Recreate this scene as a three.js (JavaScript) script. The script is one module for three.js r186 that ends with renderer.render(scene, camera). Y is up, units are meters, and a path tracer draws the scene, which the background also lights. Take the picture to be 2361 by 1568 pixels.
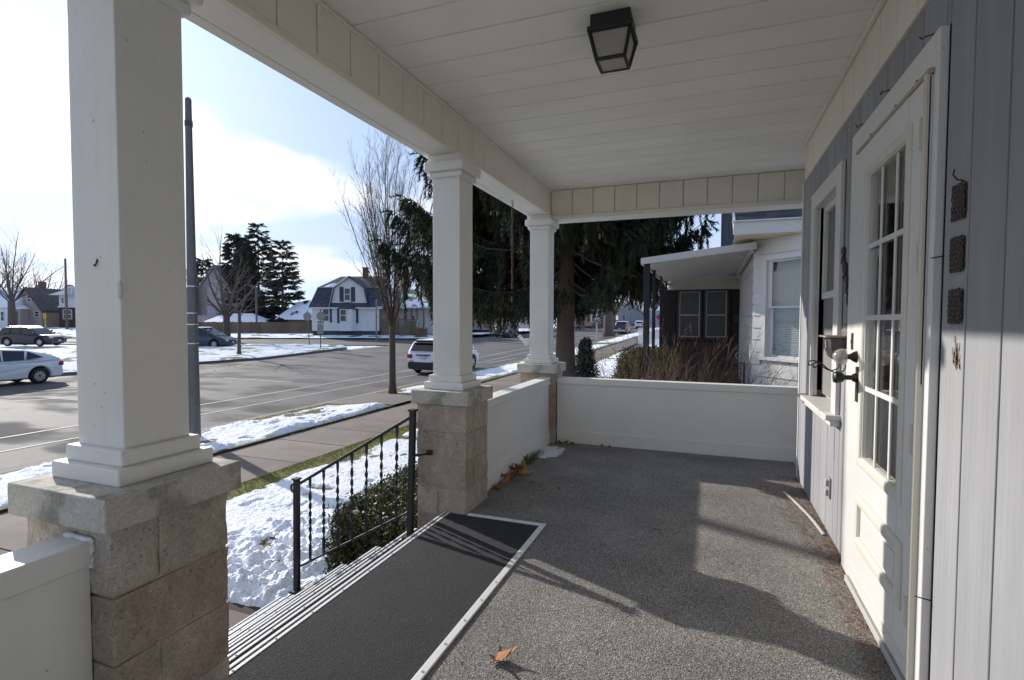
import * as THREE from 'three';
import { RoundedBoxGeometry } from 'three/addons/geometries/RoundedBoxGeometry.js';
import { ConvexGeometry } from 'three/addons/geometries/ConvexGeometry.js';
import { TextGeometry } from 'three/addons/geometries/TextGeometry.js';
import { FontLoader } from 'three/addons/loaders/FontLoader.js';
import { mergeGeometries, toCreasedNormals } from 'three/addons/utils/BufferGeometryUtils.js';

const V = (x, y, z) => new THREE.Vector3(x, y, z), PI = Math.PI;
function RNG(a) { return () => { a |= 0; a = a + 0x6D2B79F5 | 0; let t = Math.imul(a ^ a >>> 15, 1 | a); t = t + Math.imul(t ^ t >>> 7, 61 | t) ^ t; return ((t ^ t >>> 14) >>> 0) / 4294967296; }; }
const clamp = (v, a, b) => Math.max(a, Math.min(b, v)), lerp = (a, b, t) => a + (b - a) * t;
const smooth = (a, b, v) => { const t = clamp((v - a) / (b - a), 0, 1); return t * t * (3 - 2 * t); };

// ---------- camera, sky, sun, exposure ----------
const scene = new THREE.Scene();
const camera = new THREE.PerspectiveCamera(65.67, 1024 / 680, 0.05, 3000);
camera.position.set(0, 1.25, 0);
camera.rotation.order = 'YXZ';
camera.rotation.set(-2.13 * PI / 180, 20.528 * PI / 180, 0.2 * PI / 180);
const SUN = V(-1, 0.455, -0.45).normalize();
const renderer = new THREE.WebGLRenderer({ antialias: true });
renderer.setSize(1024, 680);
renderer.toneMapping = THREE.LinearToneMapping;
renderer.toneMappingExposure = 1.36;
renderer.shadowMap.enabled = true;

// hash noise, optionally tiling
function h2(x, y, s) { let n = Math.imul(x, 374761393) + Math.imul(y, 668265263) + Math.imul(s, 982451653) | 0; n = Math.imul(n ^ n >>> 13, 1274126177); return ((n ^ n >>> 16) >>> 0) / 4294967296; }
function vn(x, y, s = 0, p = 0) {
  const xi = Math.floor(x), yi = Math.floor(y), fx = x - xi, fy = y - yi, u = fx * fx * (3 - 2 * fx), v = fy * fy * (3 - 2 * fy);
  const w = k => p ? ((k % p) + p) % p : k;
  const a = h2(w(xi), w(yi), s), b = h2(w(xi + 1), w(yi), s), c = h2(w(xi), w(yi + 1), s), d = h2(w(xi + 1), w(yi + 1), s);
  return a + (b - a) * u + (c - a) * v + (a - b - c + d) * u * v;
}
function fbm(x, y, o = 4, s = 0, p = 0) { let a = 0, k = 0.5, t = 0; for (let i = 0; i < o; i++) { a += k * vn(x, y, s + i, p); t += k; x *= 2; y *= 2; p *= 2; k *= 0.5; } return a / t; }

{ // sky: pale winter blue, white low cloud, bright round the sun
  const w = 1024, h = 512, d = new Float32Array(w * h * 4);
  for (let j = 0; j < h; j++) for (let i = 0; i < w; i++) {
    const th = (i + 0.5) / w * 2 * PI - PI, ph = (j + 0.5) / h * PI - PI / 2;
    const y = Math.sin(ph), x = Math.cos(ph) * Math.cos(th), z = Math.cos(ph) * Math.sin(th);
    const c = clamp(x * SUN.x + y * SUN.y + z * SUN.z, -1, 1), e = Math.max(y, 0);
    const t = Math.pow(1 - e, 2.2);
    let r = lerp(0.16, 0.50, t), g = lerp(0.28, 0.62, t), b = lerp(0.57, 0.80, t);
    const glow = 0.55 * Math.pow(Math.max(0, c), 14) + 0.10 * Math.pow(Math.max(0, (c + 1) / 2), 3);
    r += glow * 0.72; g += glow * 0.74; b += glow * 0.72;
    const q = 1 / (e + 0.16), cx = x * q, cz = z * q;
    let cl = fbm(cx * 1.15 + 7.3, cz * 1.15 + 2.1, 6, 5);
    cl = smooth(0.51, 0.68, cl + 0.08 * Math.pow(1 - e, 5) + 0.07 * Math.max(0, c));
    const br = 0.62 + 0.42 * Math.pow(Math.max(0, (c + 1) / 2), 4);
    r = lerp(r, br, cl * 0.8); g = lerp(g, br * 1.01, cl * 0.8); b = lerp(b, br * 1.03, cl * 0.8);
    if (y < 0) { const m = Math.min(1, -y * 8); r = lerp(r, 0.4, m); g = lerp(g, 0.42, m); b = lerp(b, 0.46, m); }
    d.set([r, g, b, 1], (j * w + i) * 4);
  }
  const t = new THREE.DataTexture(d, w, h, THREE.RGBAFormat, THREE.FloatType);
  t.mapping = THREE.EquirectangularReflectionMapping; t.magFilter = t.minFilter = THREE.LinearFilter; t.wrapS = THREE.RepeatWrapping; t.needsUpdate = true;
  scene.background = t; scene.environment = t;
}
const sun = new THREE.DirectionalLight(new THREE.Color().setRGB(1, 0.95, 0.88), 4.15);
sun.position.copy(SUN).multiplyScalar(120); sun.castShadow = true; sun.shadow.radius = 1.2;
sun.shadow.mapSize.set(4096, 4096);
Object.assign(sun.shadow.camera, { left: -80, right: 80, top: 80, bottom: -80, near: 1, far: 400 });
scene.add(sun, sun.target);

// ---------- pixel rays (photograph scaled to 2361 x 1568) -> directions ----------
camera.updateMatrixWorld(true);
const ROT = new THREE.Matrix4().makeRotationFromEuler(camera.rotation), FD = 1215.23, CAM = camera.position.clone();
const ray = (x, y) => V((x - 1180.5) / FD, -(y - 784) / FD, -1).applyMatrix4(ROT);
const onY = (x, y, Y) => { const v = ray(x, y); return CAM.clone().addScaledVector(v, (Y - CAM.y) / v.y); };
const onX = (x, y, X) => { const v = ray(x, y); return CAM.clone().addScaledVector(v, (X - CAM.x) / v.x); };
const onZ = (x, y, Z) => { const v = ray(x, y); return CAM.clone().addScaledVector(v, (Z - CAM.z) / v.z); };
const at = (x, y, s) => CAM.clone().addScaledVector(ray(x, y), s);
const AX = -Math.sin(20.528 * PI / 180), AZ = -Math.cos(20.528 * PI / 180);
// the street level: flat by the porch, then rising gently away from it
const T = (x, z) => -1.4 + 0.014 * clamp(AX * x + AZ * z - 30, 0, 70);
function G(x, y, off = 0) { const v = ray(x, y); let t = 5; for (let i = 0; i < 60; i++) { const px = CAM.x + v.x * t, pz = CAM.z + v.z * t; t = (T(px, pz) + off - CAM.y) / v.y; } return CAM.clone().addScaledVector(v, t); }

// ---------- helpers ----------
const offs = new Map(), used = {};
function numbered(n) { if (!(n in used)) { used[n] = 0; return n; } used[n]++; return n + '_' + String(used[n]).padStart(3, '0'); }
function tag(o, label, category, group) { o.userData.label = label; o.userData.category = category; if (group) o.userData.group = group; return o; }
function sh(m) { m.castShadow = m.receiveShadow = true; return m; }
function thing(name, label, category, p, group) {
  const g = new THREE.Group(); g.name = numbered(name); g.position.copy(p); scene.add(g); tag(g, label, category, group); offs.set(g, g.position.clone()); return g;
}
// geometry given in world metres; the mesh keeps its group's origin
function P(name, geo, m, parent) {
  if (Array.isArray(geo)) geo = merge(geo);
  const o = offs.get(parent); if (o) geo.translate(-o.x, -o.y, -o.z);
  const me = sh(new THREE.Mesh(geo, m)); me.name = name; parent.add(me); if (o) offs.set(me, o); return me;
}
function L(name, geo, m, parent) { if (Array.isArray(geo)) geo = merge(geo); const me = sh(new THREE.Mesh(geo, m)); me.name = name; parent.add(me); return me; } // local coordinates
function single(name, label, category, geo, m, group) { if (Array.isArray(geo)) geo = merge(geo); geo.computeBoundingBox(); const b = geo.boundingBox, c = V((b.min.x + b.max.x) / 2, b.min.y, (b.min.z + b.max.z) / 2); geo.translate(-c.x, -c.y, -c.z); const me = sh(new THREE.Mesh(geo, m)); me.position.copy(c); me.name = numbered(name); scene.add(me); return tag(me, label, category, group); }
function struct(name, geo, m) { if (Array.isArray(geo)) geo = merge(geo); const me = sh(new THREE.Mesh(geo, m)); me.name = numbered(name); me.userData.kind = 'structure'; scene.add(me); return me; }
function stuff(name, geo, m, label, category) { const me = sh(new THREE.Mesh(geo, m)); me.name = numbered(name); me.userData.kind = 'stuff'; scene.add(me); return tag(me, label, category); }
function merge(list) {
  list = list.map(g => { g = g.index ? g.toNonIndexed() : g; for (const k of Object.keys(g.attributes)) if (!['position', 'normal', 'uv'].includes(k)) g.deleteAttribute(k); if (!g.attributes.normal) g.computeVertexNormals(); if (!g.attributes.uv) g.setAttribute('uv', new THREE.BufferAttribute(new Float32Array(g.attributes.position.count * 2), 2)); return g; });
  return list.length > 1 ? mergeGeometries(list) : list[0];
}
// box-projected uv in metres
function tri(g) {
  if (g.index) g = g.toNonIndexed();
  if (!g.attributes.normal) g.computeVertexNormals();
  const p = g.attributes.position, n = g.attributes.normal, uv = new Float32Array(p.count * 2);
  for (let i = 0; i < p.count; i += 3) {
    let ax = 0, ay = 0, az = 0; for (let k = 0; k < 3; k++) { ax += Math.abs(n.getX(i + k)); ay += Math.abs(n.getY(i + k)); az += Math.abs(n.getZ(i + k)); }
    for (let k = 0; k < 3; k++) { const x = p.getX(i + k), y = p.getY(i + k), z = p.getZ(i + k); const q = (i + k) * 2; if (ax >= ay && ax >= az) { uv[q] = z; uv[q + 1] = y; } else if (ay >= az) { uv[q] = x; uv[q + 1] = z; } else { uv[q] = x; uv[q + 1] = y; } }
  }
  g.setAttribute('uv', new THREE.BufferAttribute(uv, 2)); return g;
}
function bx(x0, x1, y0, y1, z0, z1, r = 0) {
  if (x0 > x1) [x0, x1] = [x1, x0]; if (y0 > y1) [y0, y1] = [y1, y0]; if (z0 > z1) [z0, z1] = [z1, z0];
  const w = x1 - x0, h = y1 - y0, d = z1 - z0; r = Math.min(r, w * 0.45, h * 0.45, d * 0.45);
  const g = r > 0 ? new RoundedBoxGeometry(w, h, d, 1, r) : new THREE.BoxGeometry(w, h, d);
  g.translate((x0 + x1) / 2, (y0 + y1) / 2, (z0 + z1) / 2); return tri(g);
}
// bar of square section between two points
function bar(a, b, w, h = w, r = 0) { const l = a.distanceTo(b), g = r ? new RoundedBoxGeometry(w, h, l, 1, r) : new THREE.BoxGeometry(w, h, l); const m = new THREE.Matrix4().lookAt(a, b, Math.abs(b.y - a.y) > 0.98 * l ? V(1, 0, 0) : V(0, 1, 0)); g.applyMatrix4(m); g.translate((a.x + b.x) / 2, (a.y + b.y) / 2, (a.z + b.z) / 2); return g; }
function cyl(x, z, y0, y1, r0, r1 = r0, n = 12) { const g = new THREE.CylinderGeometry(r1, r0, y1 - y0, n); g.translate(x, (y0 + y1) / 2, z); return g; }
// tapered tubes, many in one geometry
class Tubes {
  constructor() { this.p = []; this.n = []; this.i = []; this.u = []; }
  add(pts, rad, seg = 5) {
    const base = this.p.length / 3; let up = V(0.3, 0.2, 1).normalize(); let len = 0;
    for (let k = 0; k < pts.length; k++) {
      const d = pts[Math.min(k + 1, pts.length - 1)].clone().sub(pts[Math.max(k - 1, 0)]).normalize();
      if (k) len += pts[k].distanceTo(pts[k - 1]);
      let a = up.clone().addScaledVector(d, -up.dot(d)); if (a.lengthSq() < 1e-6) a = V(d.y, d.z, d.x).cross(d); a.normalize(); up = a; const b = d.clone().cross(a);
      for (let j = 0; j < seg; j++) { const t = j / seg * 2 * PI, cx = Math.cos(t), sy = Math.sin(t), nx = a.x * cx + b.x * sy, ny = a.y * cx + b.y * sy, nz = a.z * cx + b.z * sy; this.p.push(pts[k].x + nx * rad[k], pts[k].y + ny * rad[k], pts[k].z + nz * rad[k]); this.n.push(nx, ny, nz); this.u.push(j / seg * Math.max(0.2, rad[0] * 6), len); }
      if (k) for (let j = 0; j < seg; j++) { const a0 = base + (k - 1) * seg + j, a1 = base + (k - 1) * seg + (j + 1) % seg, b0 = a0 + seg, b1 = a1 + seg; this.i.push(a0, a1, b0, a1, b1, b0); }
    }
  }
  geo() { const g = new THREE.BufferGeometry(); g.setAttribute('position', new THREE.Float32BufferAttribute(this.p, 3)); g.setAttribute('normal', new THREE.Float32BufferAttribute(this.n, 3)); g.setAttribute('uv', new THREE.Float32BufferAttribute(this.u, 2)); g.setIndex(this.i); return g; }
}
const tube = (pts, r, seg = 6) => { const t = new Tubes(); t.add(pts, Array.isArray(r) ? r : pts.map(() => r), seg); return t.geo(); };
function prism(pts, d0, d1, bevel = 0) { const s = new THREE.Shape(pts.map(p => new THREE.Vector2(p[0], p[1]))); const g = new THREE.ExtrudeGeometry(s, { depth: d1 - d0, bevelEnabled: bevel > 0, bevelSize: bevel, bevelThickness: bevel, bevelOffset: -bevel, bevelSegments: 1, curveSegments: 6 }); g.translate(0, 0, d0); return tri(g); }

// ---------- procedural textures ----------
function tex(n, fn, size, srgb = true, aspect = 1) {
  const w = n, h = Math.round(n * aspect), d = new Uint8Array(w * h * 4);
  for (let j = 0; j < h; j++) for (let i = 0; i < w; i++) { const c = fn(i / w, j / h, i, j), q = (j * w + i) * 4; const v = typeof c === 'number' ? [c, c, c] : c; d[q] = clamp(v[0] * 255, 0, 255); d[q + 1] = clamp(v[1] * 255, 0, 255); d[q + 2] = clamp(v[2] * 255, 0, 255); d[q + 3] = 255; }
  const t = new THREE.DataTexture(d, w, h); t.magFilter = THREE.LinearFilter; t.minFilter = THREE.LinearMipmapLinearFilter; t.generateMipmaps = true; t.wrapS = t.wrapT = THREE.RepeatWrapping; t.repeat.set(1 / size, 1 / (size * aspect)); if (srgb) t.colorSpace = THREE.SRGBColorSpace; t.needsUpdate = true; return t;
}
const C = (r, g, b) => new THREE.Color().setRGB(r, g, b);
function M(r, g, b, rough = 0.7, o = {}) { return new THREE.MeshStandardMaterial({ color: C(r, g, b), roughness: rough, ...o }); }
// painted wood: near-white map with faint streaks, scuffs, dirt specks
const paintMap = tex(1024, (u, v, i, j) => { let s = 0.945 + 0.035 * (fbm(u * 40, v * 3, 4, 11, 1) - 0.5) + 0.085 * (fbm(u * 5, v * 5, 6, 12, 5) - 0.5); const k = smooth(0.62, 0.75, fbm(u * 60 + 3, v * 17, 4, 14, 1)) * 0.035 * smooth(0.45, 0.6, fbm(u * 7, v * 7, 3, 15, 7)); const dot = h2(i >> 1, j >> 1, 3) > 0.9997 ? 0.22 : 0; s -= k + dot; return [s, s * 0.997, s * 0.985]; }, 2.6);
const paintBump = tex(512, (u, v) => 0.5 + 0.35 * (fbm(u * 64, v * 6, 3, 21, 6) - 0.5) + 0.25 * (fbm(u * 40, v * 40, 2, 22, 40) - 0.5), 0.8, false);
const sidingMap = tex(512, (u, v) => { const g = fbm(u * 48, v * 2, 4, 31, 2), d = fbm(u * 5, v * 2, 4, 35, 1); const w = smooth(0.54, 0.74, fbm(u * 20, v * 3, 4, 38, 1)); const s = 0.86 + 0.07 * (g - 0.5) + 0.22 * (d - 0.5) - 0.20 * w; return [s, s, s]; }, 0.7, true, 2);
const sidingBump = tex(512, (u, v) => fbm(u * 96, v * 5, 3, 41, 5), 0.5, false, 2);
const blockMap = tex(512, (u, v, i, j) => { let s = 0.80 + 0.22 * (fbm(u * 8, v * 8, 5, 51, 8) - 0.5) + 0.16 * (fbm(u * 90, v * 90, 2, 52, 90) - 0.5); const k = h2(Math.floor(i / 4 + vn(i / 5, j / 5, 57)), Math.floor(j / 4 + vn(i / 5, j / 5, 58)), 54); if (k > 0.985) s += 0.14; if (k < 0.018) s -= 0.2; return [s, s * 0.985, s * 0.96]; }, 0.55);
const blockBump = tex(512, (u, v) => 0.6 * fbm(u * 40, v * 40, 3, 55, 40) + 0.4 * fbm(u * 140, v * 140, 1, 56, 140), 0.55, false);
const capMap = tex(512, (u, v, i, j) => { const st = smooth(0.50, 0.72, fbm(u * 7, v * 7, 5, 61, 7)); let s = 0.86 - 0.17 * st + 0.14 * (fbm(u * 80, v * 80, 2, 62, 80) - 0.5); if (h2(i >> 1, j >> 1, 64) < 0.01) s -= 0.2; return [s, s * 0.99, s * 0.96]; }, 0.6);
const floorMap = tex(1024, (u, v, i, j) => { const k = h2(Math.floor(i / 3 + 0.9 * vn(i / 3, j / 3, 9)), Math.floor(j / 3 + 0.9 * vn(i / 3, j / 3, 19)), 71); const f = vn(u * 300, v * 300, 72, 300); let s = 0.33 + 0.54 * k * (0.6 + 0.4 * f) + 0.14 * (fbm(u * 4, v * 4, 4, 73, 4) - 0.5); const br = h2(i >> 2, j >> 2, 76) > 0.985 ? 0.1 : 0; return [s + br, s * 0.985, s * 0.96 - br * 0.6]; }, 1.0);
const floorBump = tex(1024, (u, v, i, j) => { const k = h2(Math.floor(i / 3 + 0.9 * vn(i / 3, j / 3, 9)), Math.floor(j / 3 + 0.9 * vn(i / 3, j / 3, 19)), 71); return 0.7 * k + 0.3 * vn(u * 300, v * 300, 72, 300); }, 1.0, false);
const matMap = tex(512, (u, v, i, j) => { const k = vn(u * 200, v * 200, 81, 200); let s = 0.62 + 0.34 * k + 0.12 * (fbm(u * 5, v * 5, 3, 82, 5) - 0.5); if (h2(i >> 1, j, 83) > 0.9993) s = 1.9; return s * 0.5; }, 0.9);
const asphMap = tex(1024, (u, v, i, j) => { const p = fbm(u * 5, v * 5, 5, 91, 5), f = h2(i, j, 92); const cr = Math.abs(fbm(u * 6, v * 6, 4, 95, 6) - 0.5) < 0.004 ? 0.22 : 0; const s = 0.62 + 0.30 * (p - 0.5) + 0.12 * (f - 0.5) - cr; return [s * 1.02, s * 0.985, s * 0.95]; }, 9);
const asphRough = tex(512, (u, v) => { const p = fbm(u * 5, v * 9, 5, 97, 5); return 0.80 + 0.2 * smooth(0.35, 0.62, p); }, 11, false);
const concMap = tex(512, (u, v, i, j) => { let s = 0.80 + 0.22 * (fbm(u * 5, v * 5, 5, 101, 5) - 0.5) + 0.10 * (h2(i, j, 102) - 0.5); return [s, s * 0.965, s * 0.92]; }, 2.2);
const grassMap = tex(512, (u, v, i, j) => { const k = fbm(u * 14, v * 14, 5, 111, 14), f = vn(u * 130, v * 130, 112, 130); const s = 0.5 + 0.5 * f; return [s * lerp(0.52, 0.80, k), s * lerp(0.56, 0.74, k), s * lerp(0.20, 0.36, k)]; }, 1.6);
const barkMap = tex(256, (u, v) => { const s = 0.55 + 0.5 * fbm(u * 10, v * 3, 4, 121, 3); return [s, s * 0.95, s * 0.9]; }, 0.5, true, 2);
const snowBump = tex(512, (u, v) => 0.5 * fbm(u * 20, v * 20, 5, 131, 20) + 0.3 * Math.abs(2 * vn(u * 60, v * 60, 132, 60) - 1) + 0.2 * Math.abs(2 * vn(u * 130, v * 130, 133, 130) - 1), 1.1, false);
const roofMap = tex(256, (u, v) => { const row = Math.floor(v * 12), s = 0.75 + 0.3 * (h2(Math.floor(u * 8 + (row % 2) * 0.5) % 8, row, 141) - 0.5) - ((v * 12) % 1 < 0.1 ? 0.15 : 0); return [s, s, s]; }, 2.4);

const white = M(0.86, 0.85, 0.82, 0.55, { map: paintMap, bumpMap: paintBump, bumpScale: 0.003 });
const cream = M(0.86, 0.82, 0.705, 0.6, { map: paintMap, bumpMap: paintBump, bumpScale: 0.001 });
const ceilM = [0, 1, 2].map(k => M(0.93 - 0.02 * k, 0.915 - 0.02 * k, 0.875 - 0.02 * k, 0.6, { map: paintMap, bumpMap: paintBump, bumpScale: 0.0008 }));
const doorWhite = M(0.74, 0.735, 0.72, 0.4, { map: paintMap });
const alum = M(0.72, 0.72, 0.71, 0.42, { metalness: 0.15 });
const alumDull = M(0.55, 0.54, 0.52, 0.55, { metalness: 0.1, map: paintMap });
const black = M(0.018, 0.019, 0.02, 0.45), iron = M(0.02, 0.021, 0.024, 0.5);
const darkJoint = M(0.06, 0.05, 0.04, 0.95);
const sidM = [0, 1, 2].map(k => M(0.39 + 0.02 * k, 0.395 + 0.02 * k, 0.41 + 0.02 * k, 0.75, { map: sidingMap, bumpMap: sidingBump, bumpScale: 0.0012 }));
const blockM = [[0.68, 0.60, 0.51], [0.64, 0.575, 0.50], [0.58, 0.49, 0.395], [0.71, 0.65, 0.57], [0.62, 0.525, 0.43]].map(c => M(...c, 0.95, { map: blockMap, bumpMap: blockBump, bumpScale: 0.004 }));
const capM = M(0.70, 0.675, 0.625, 0.92, { map: capMap, bumpMap: blockBump, bumpScale: 0.002 });
const glass = new THREE.MeshPhysicalMaterial({ color: 0xffffff, roughness: 0.02, transmission: 1, thickness: 0, ior: 1.5 });
const snowM = M(0.80, 0.81, 0.83, 0.85, { bumpMap: snowBump, bumpScale: 0.03 });
// ---------- porch floor, ceiling, beams ----------
const WX = 0.679, CY = 2.6, BW = 0.222, GZ = -2.28;   // house wall plane, ceiling height, board width, one groove
const floorM = M(0.86, 0.845, 0.82, 0.95, { map: floorMap, bumpMap: floorBump, bumpScale: 0.006 });
{
  const g = new THREE.BoxGeometry(2.32, 1.1, 7.6, 1, 1, 1); g.translate(-0.44, -0.55, -1.8);
  struct('porch_floor', tri(g), floorM);
  const roof = thing('porch_roof', 'white board ceiling and boxed beams roofing the whole porch', 'porch roof', V(-0.5, 2.337, -1.8));
  P('roof_deck', [bx(-2.05, 0.68, 2.66, 2.9, -5.85, 2.3), bx(0.681, 1.6, 2.66, 2.9, -5.85, -4.74)], M(0.2, 0.2, 0.2, 0.9), roof);
  let k = 0;
  for (let z = GZ + BW * 18; z > -5.3; z -= BW, k++) P('ceiling_board', bx(-1.575, z - BW < -4.72 ? 1.35 : 0.69, CY, CY + 0.018, Math.max(z - BW + 0.0025, -5.345), z - 0.0025, 0.004), ceilM[(k * 7 + (k >> 1)) % 3], roof);
  P('ceiling_backing', bx(-1.6, 0.68, CY + 0.012, CY + 0.05, -5.4, 1.75), darkJoint, roof);
  // front beam along the street
  const fb = P('beam', bx(-1.776, -1.586, 2.357, 2.66, -5.5, 1.9), white, roof);
  k = 0; for (let z = GZ + BW * 18; z > -5.3; z -= BW, k++) P('beam_board', bx(-1.588, -1.569, 2.374, CY - 0.012, Math.max(z - BW + 0.003, -5.33), z - 0.003, 0.004), cream, fb);
  P('soffit_board', bx(-1.796, -1.738, 2.337, 2.357, -5.5, 1.9, 0.003), white, fb);
  P('soffit_board', bx(-1.733, -1.584, 2.337, 2.357, -5.32, 1.9, 0.003), white, fb);
  P('edge_strip', bx(-1.586, -1.560, 2.337, 2.372, -5.32, 1.9, 0.006), cream, fb);
  P('cove_strip', bx(-1.582, -1.554, CY - 0.02, CY - 0.002, -5.325, 1.9, 0.006), cream, fb);
  P('outer_board', bx(-1.798, -1.778, 2.345, 2.66, -5.5, 1.9, 0.003), white, fb);
  // end beam across the porch
  const eb = P('beam', bx(-1.60, 1.3, 2.335, 2.66, -5.54, -5.35), white, roof);
  const gx = [-1.568, -1.341, -1.124, -0.906, -0.689, -0.472, -0.254, -0.037, 0.18, 0.396, 0.613, 0.83, 1.05, 1.27];
  for (let i = 0; i < gx.length - 1; i++) P('beam_board', bx(gx[i] + 0.003, gx[i + 1] - 0.003, 2.335, CY - 0.004, -5.352, -5.332, 0.004), cream, eb);
  P('edge_strip', bx(-1.56, 1.3, 2.296, 2.333, -5.56, -5.322, 0.004), white, eb);
  P('edge_strip', bx(-1.56, 1.3, 2.31, 2.335, -5.321, -5.308, 0.004), cream, eb);
  // boards above the house siding
  const fr = P('wall_frieze', bx(0.69, 0.70, 2.335, 2.66, -4.6, 1.9), cream, roof);
  k = 0; for (let z = GZ + BW * 18; z > -4.55; z -= BW, k++) P('frieze_board', bx(0.668, 0.69, 2.335, CY - 0.002, Math.max(z - BW + 0.003, -4.61), z - 0.003, 0.004), cream, fr);
  P('cove_strip', bx(0.645, 0.668, CY - 0.022, CY - 0.001, -4.61, 1.9, 0.006), cream, fr);
}
// ---------- pillars: block pier, cap stone, square column ----------
function roughBlock(x0, x1, y0, y1, z0, z1, seed) {
  const g = new THREE.BoxGeometry(x1 - x0, y1 - y0, z1 - z0, 5, 4, 5); g.translate((x0 + x1) / 2, (y0 + y1) / 2, (z0 + z1) / 2);
  const p = g.attributes.position, cx = (x0 + x1) / 2, cy = (y0 + y1) / 2, cz = (z0 + z1) / 2;
  for (let i = 0; i < p.count; i++) {
    const x = p.getX(i), y = p.getY(i), z = p.getZ(i), n = fbm(x * 9 + z * 7 + seed, y * 14 - z * 5, 3, seed) - 0.5;
    const e = (Math.abs(x - cx) > (x1 - x0) / 2 - 1e-4) + (Math.abs(y - cy) > (y1 - y0) / 2 - 1e-4) + (Math.abs(z - cz) > (z1 - z0) / 2 - 1e-4);
    const k = 0.014 * n - (e > 1 ? 0.004 : 0); p.setXYZ(i, x + Math.sign(x - cx) * k * (Math.abs(x - cx) > (x1 - x0) * 0.49 ? 1 : 0), y - Math.sign(y - cy) * (e > 1 ? 0.002 : 0), z + Math.sign(z - cz) * k * (Math.abs(z - cz) > (z1 - z0) * 0.49 ? 1 : 0));
  }
  const t = g.toNonIndexed(); return tri(toCreasedNormals(g, 0.7));
}
function pillar(cx, cz, label, seed, dy = 0) {
  const t = thing('porch_pillar', label, 'pillar', V(cx, -1.1, cz), 'block pillars along the porch');
  const R = RNG(seed), h = 0.182; const w = 0.18; let k = 0;
  const top = 0.702 + dy;
  for (let y = top - h; y > -1.3; y -= h, k++) {
    const a = k % 2, off = (R() - 0.5) * 0.01, m = () => blockM[Math.floor(R() * 5)];
    const y0 = Math.max(y, -1.1) + 0.003, y1 = y + h - 0.003;
    if (a === 0) { P('block', roughBlock(cx - w, cx + w, y0, y1, cz + 0.055 + off, cz + w, seed + k), m(), t); P('block', roughBlock(cx - w, cx + w, y0, y1, cz - w, cz + 0.05 + off, seed + k + 50), m(), t); }
    else { P('block', roughBlock(cx - w, cx - 0.02 + off, y0, y1, cz - w, cz + w, seed + k), m(), t); P('block', roughBlock(cx - 0.015 + off, cx + w, y0, y1, cz - w, cz + w, seed + k + 50), m(), t); }
  }
  P('mortar_core', bx(cx - w + 0.008, cx + w - 0.008, -1.1, top - 0.01, cz - w + 0.008, cz + w - 0.008), blockM[1], t);
  P('cap_stone', bx(cx - 0.207, cx + 0.207, top, top + 0.09, cz - 0.207, cz + 0.207, 0.006), capM, t);
  const c0 = top + 0.09, ccx = cx - 0.012, ccz = cz - 0.02;
  const ring = (y0, y1, w, r = 0.006) => bx(ccx - w, ccx + w, y0, y1, ccz - w, ccz + w, r);
  const sh = P('column', bx(ccx - 0.1, ccx + 0.1, c0 + 0.09, 2.19, ccz - 0.1, ccz + 0.1, 0.004), white, t);
  P('base_molding', ring(c0 - 0.001, c0 + 0.047, 0.146), white, sh);
  P('base_molding', ring(c0 + 0.046, c0 + 0.092, 0.122), white, sh);
  P('capital_molding', ring(2.185, 2.225, 0.121, 0.012), white, sh);
  P('capital_molding', ring(2.224, 2.29, 0.145, 0.012), white, sh);
  P('capital_top', bx(ccx - 0.13, ccx + 0.105, 2.289, 2.337, ccz - 0.112, ccz + 0.112, 0.004), white, sh);
  return t;
}
const pil1 = pillar(-1.625, -1.075, 'white square column on block pier beside the top of the steps and black mat', 5);
pillar(-1.625, -3.205, 'white square column on block pier with the black stair railing bolted to it', 23);
pillar(-1.645, -5.30, 'white square column on block pier in the porch corner between two low walls', 41, 0.012);
pillar(-1.625, 1.05, 'white square column on block pier at the open end of the porch', 61);

{ // old nail, paint drip and nicks on the near column
  const n = M(0.06, 0.055, 0.05, 0.8), f = -0.9945; const p = onZ(222, 607, f); P('nail_hook', tube([V(p.x + 0.004, p.y + 0.012, f), V(p.x + 0.006, p.y, f + 0.004), V(p.x, p.y - 0.008, f + 0.005), V(p.x - 0.006, p.y - 0.004, f + 0.003)], 0.0022, 5), n, pil1);
  const q = onZ(275, 668, f + 0.002); P('paint_drip', (() => { const g = new THREE.SphereGeometry(0.012, 10, 8); g.scale(0.8, 2.2, 0.5); g.translate(-1.538, q.y, f + 0.001); return g; })(), white, pil1);
  const R = RNG(808); for (let i = 0; i < 6; i++) { const y = 0.95 + R() * 1.15, w = 0.002 + R() * 0.003, h = 0.003 + R() * 0.01; const c = R(); P('paint_nick', i % 2 ? bx(-1.555 - c * 0.16, -1.555 - c * 0.16 - w, y, y + h, f - 0.001, f + 0.0006) : bx(-1.5375, -1.5364, y, y + h, -1.02 - c * 0.14, -1.02 - c * 0.14 - w), M(0.6, 0.57, 0.52, 0.9), pil1); }
}
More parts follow.
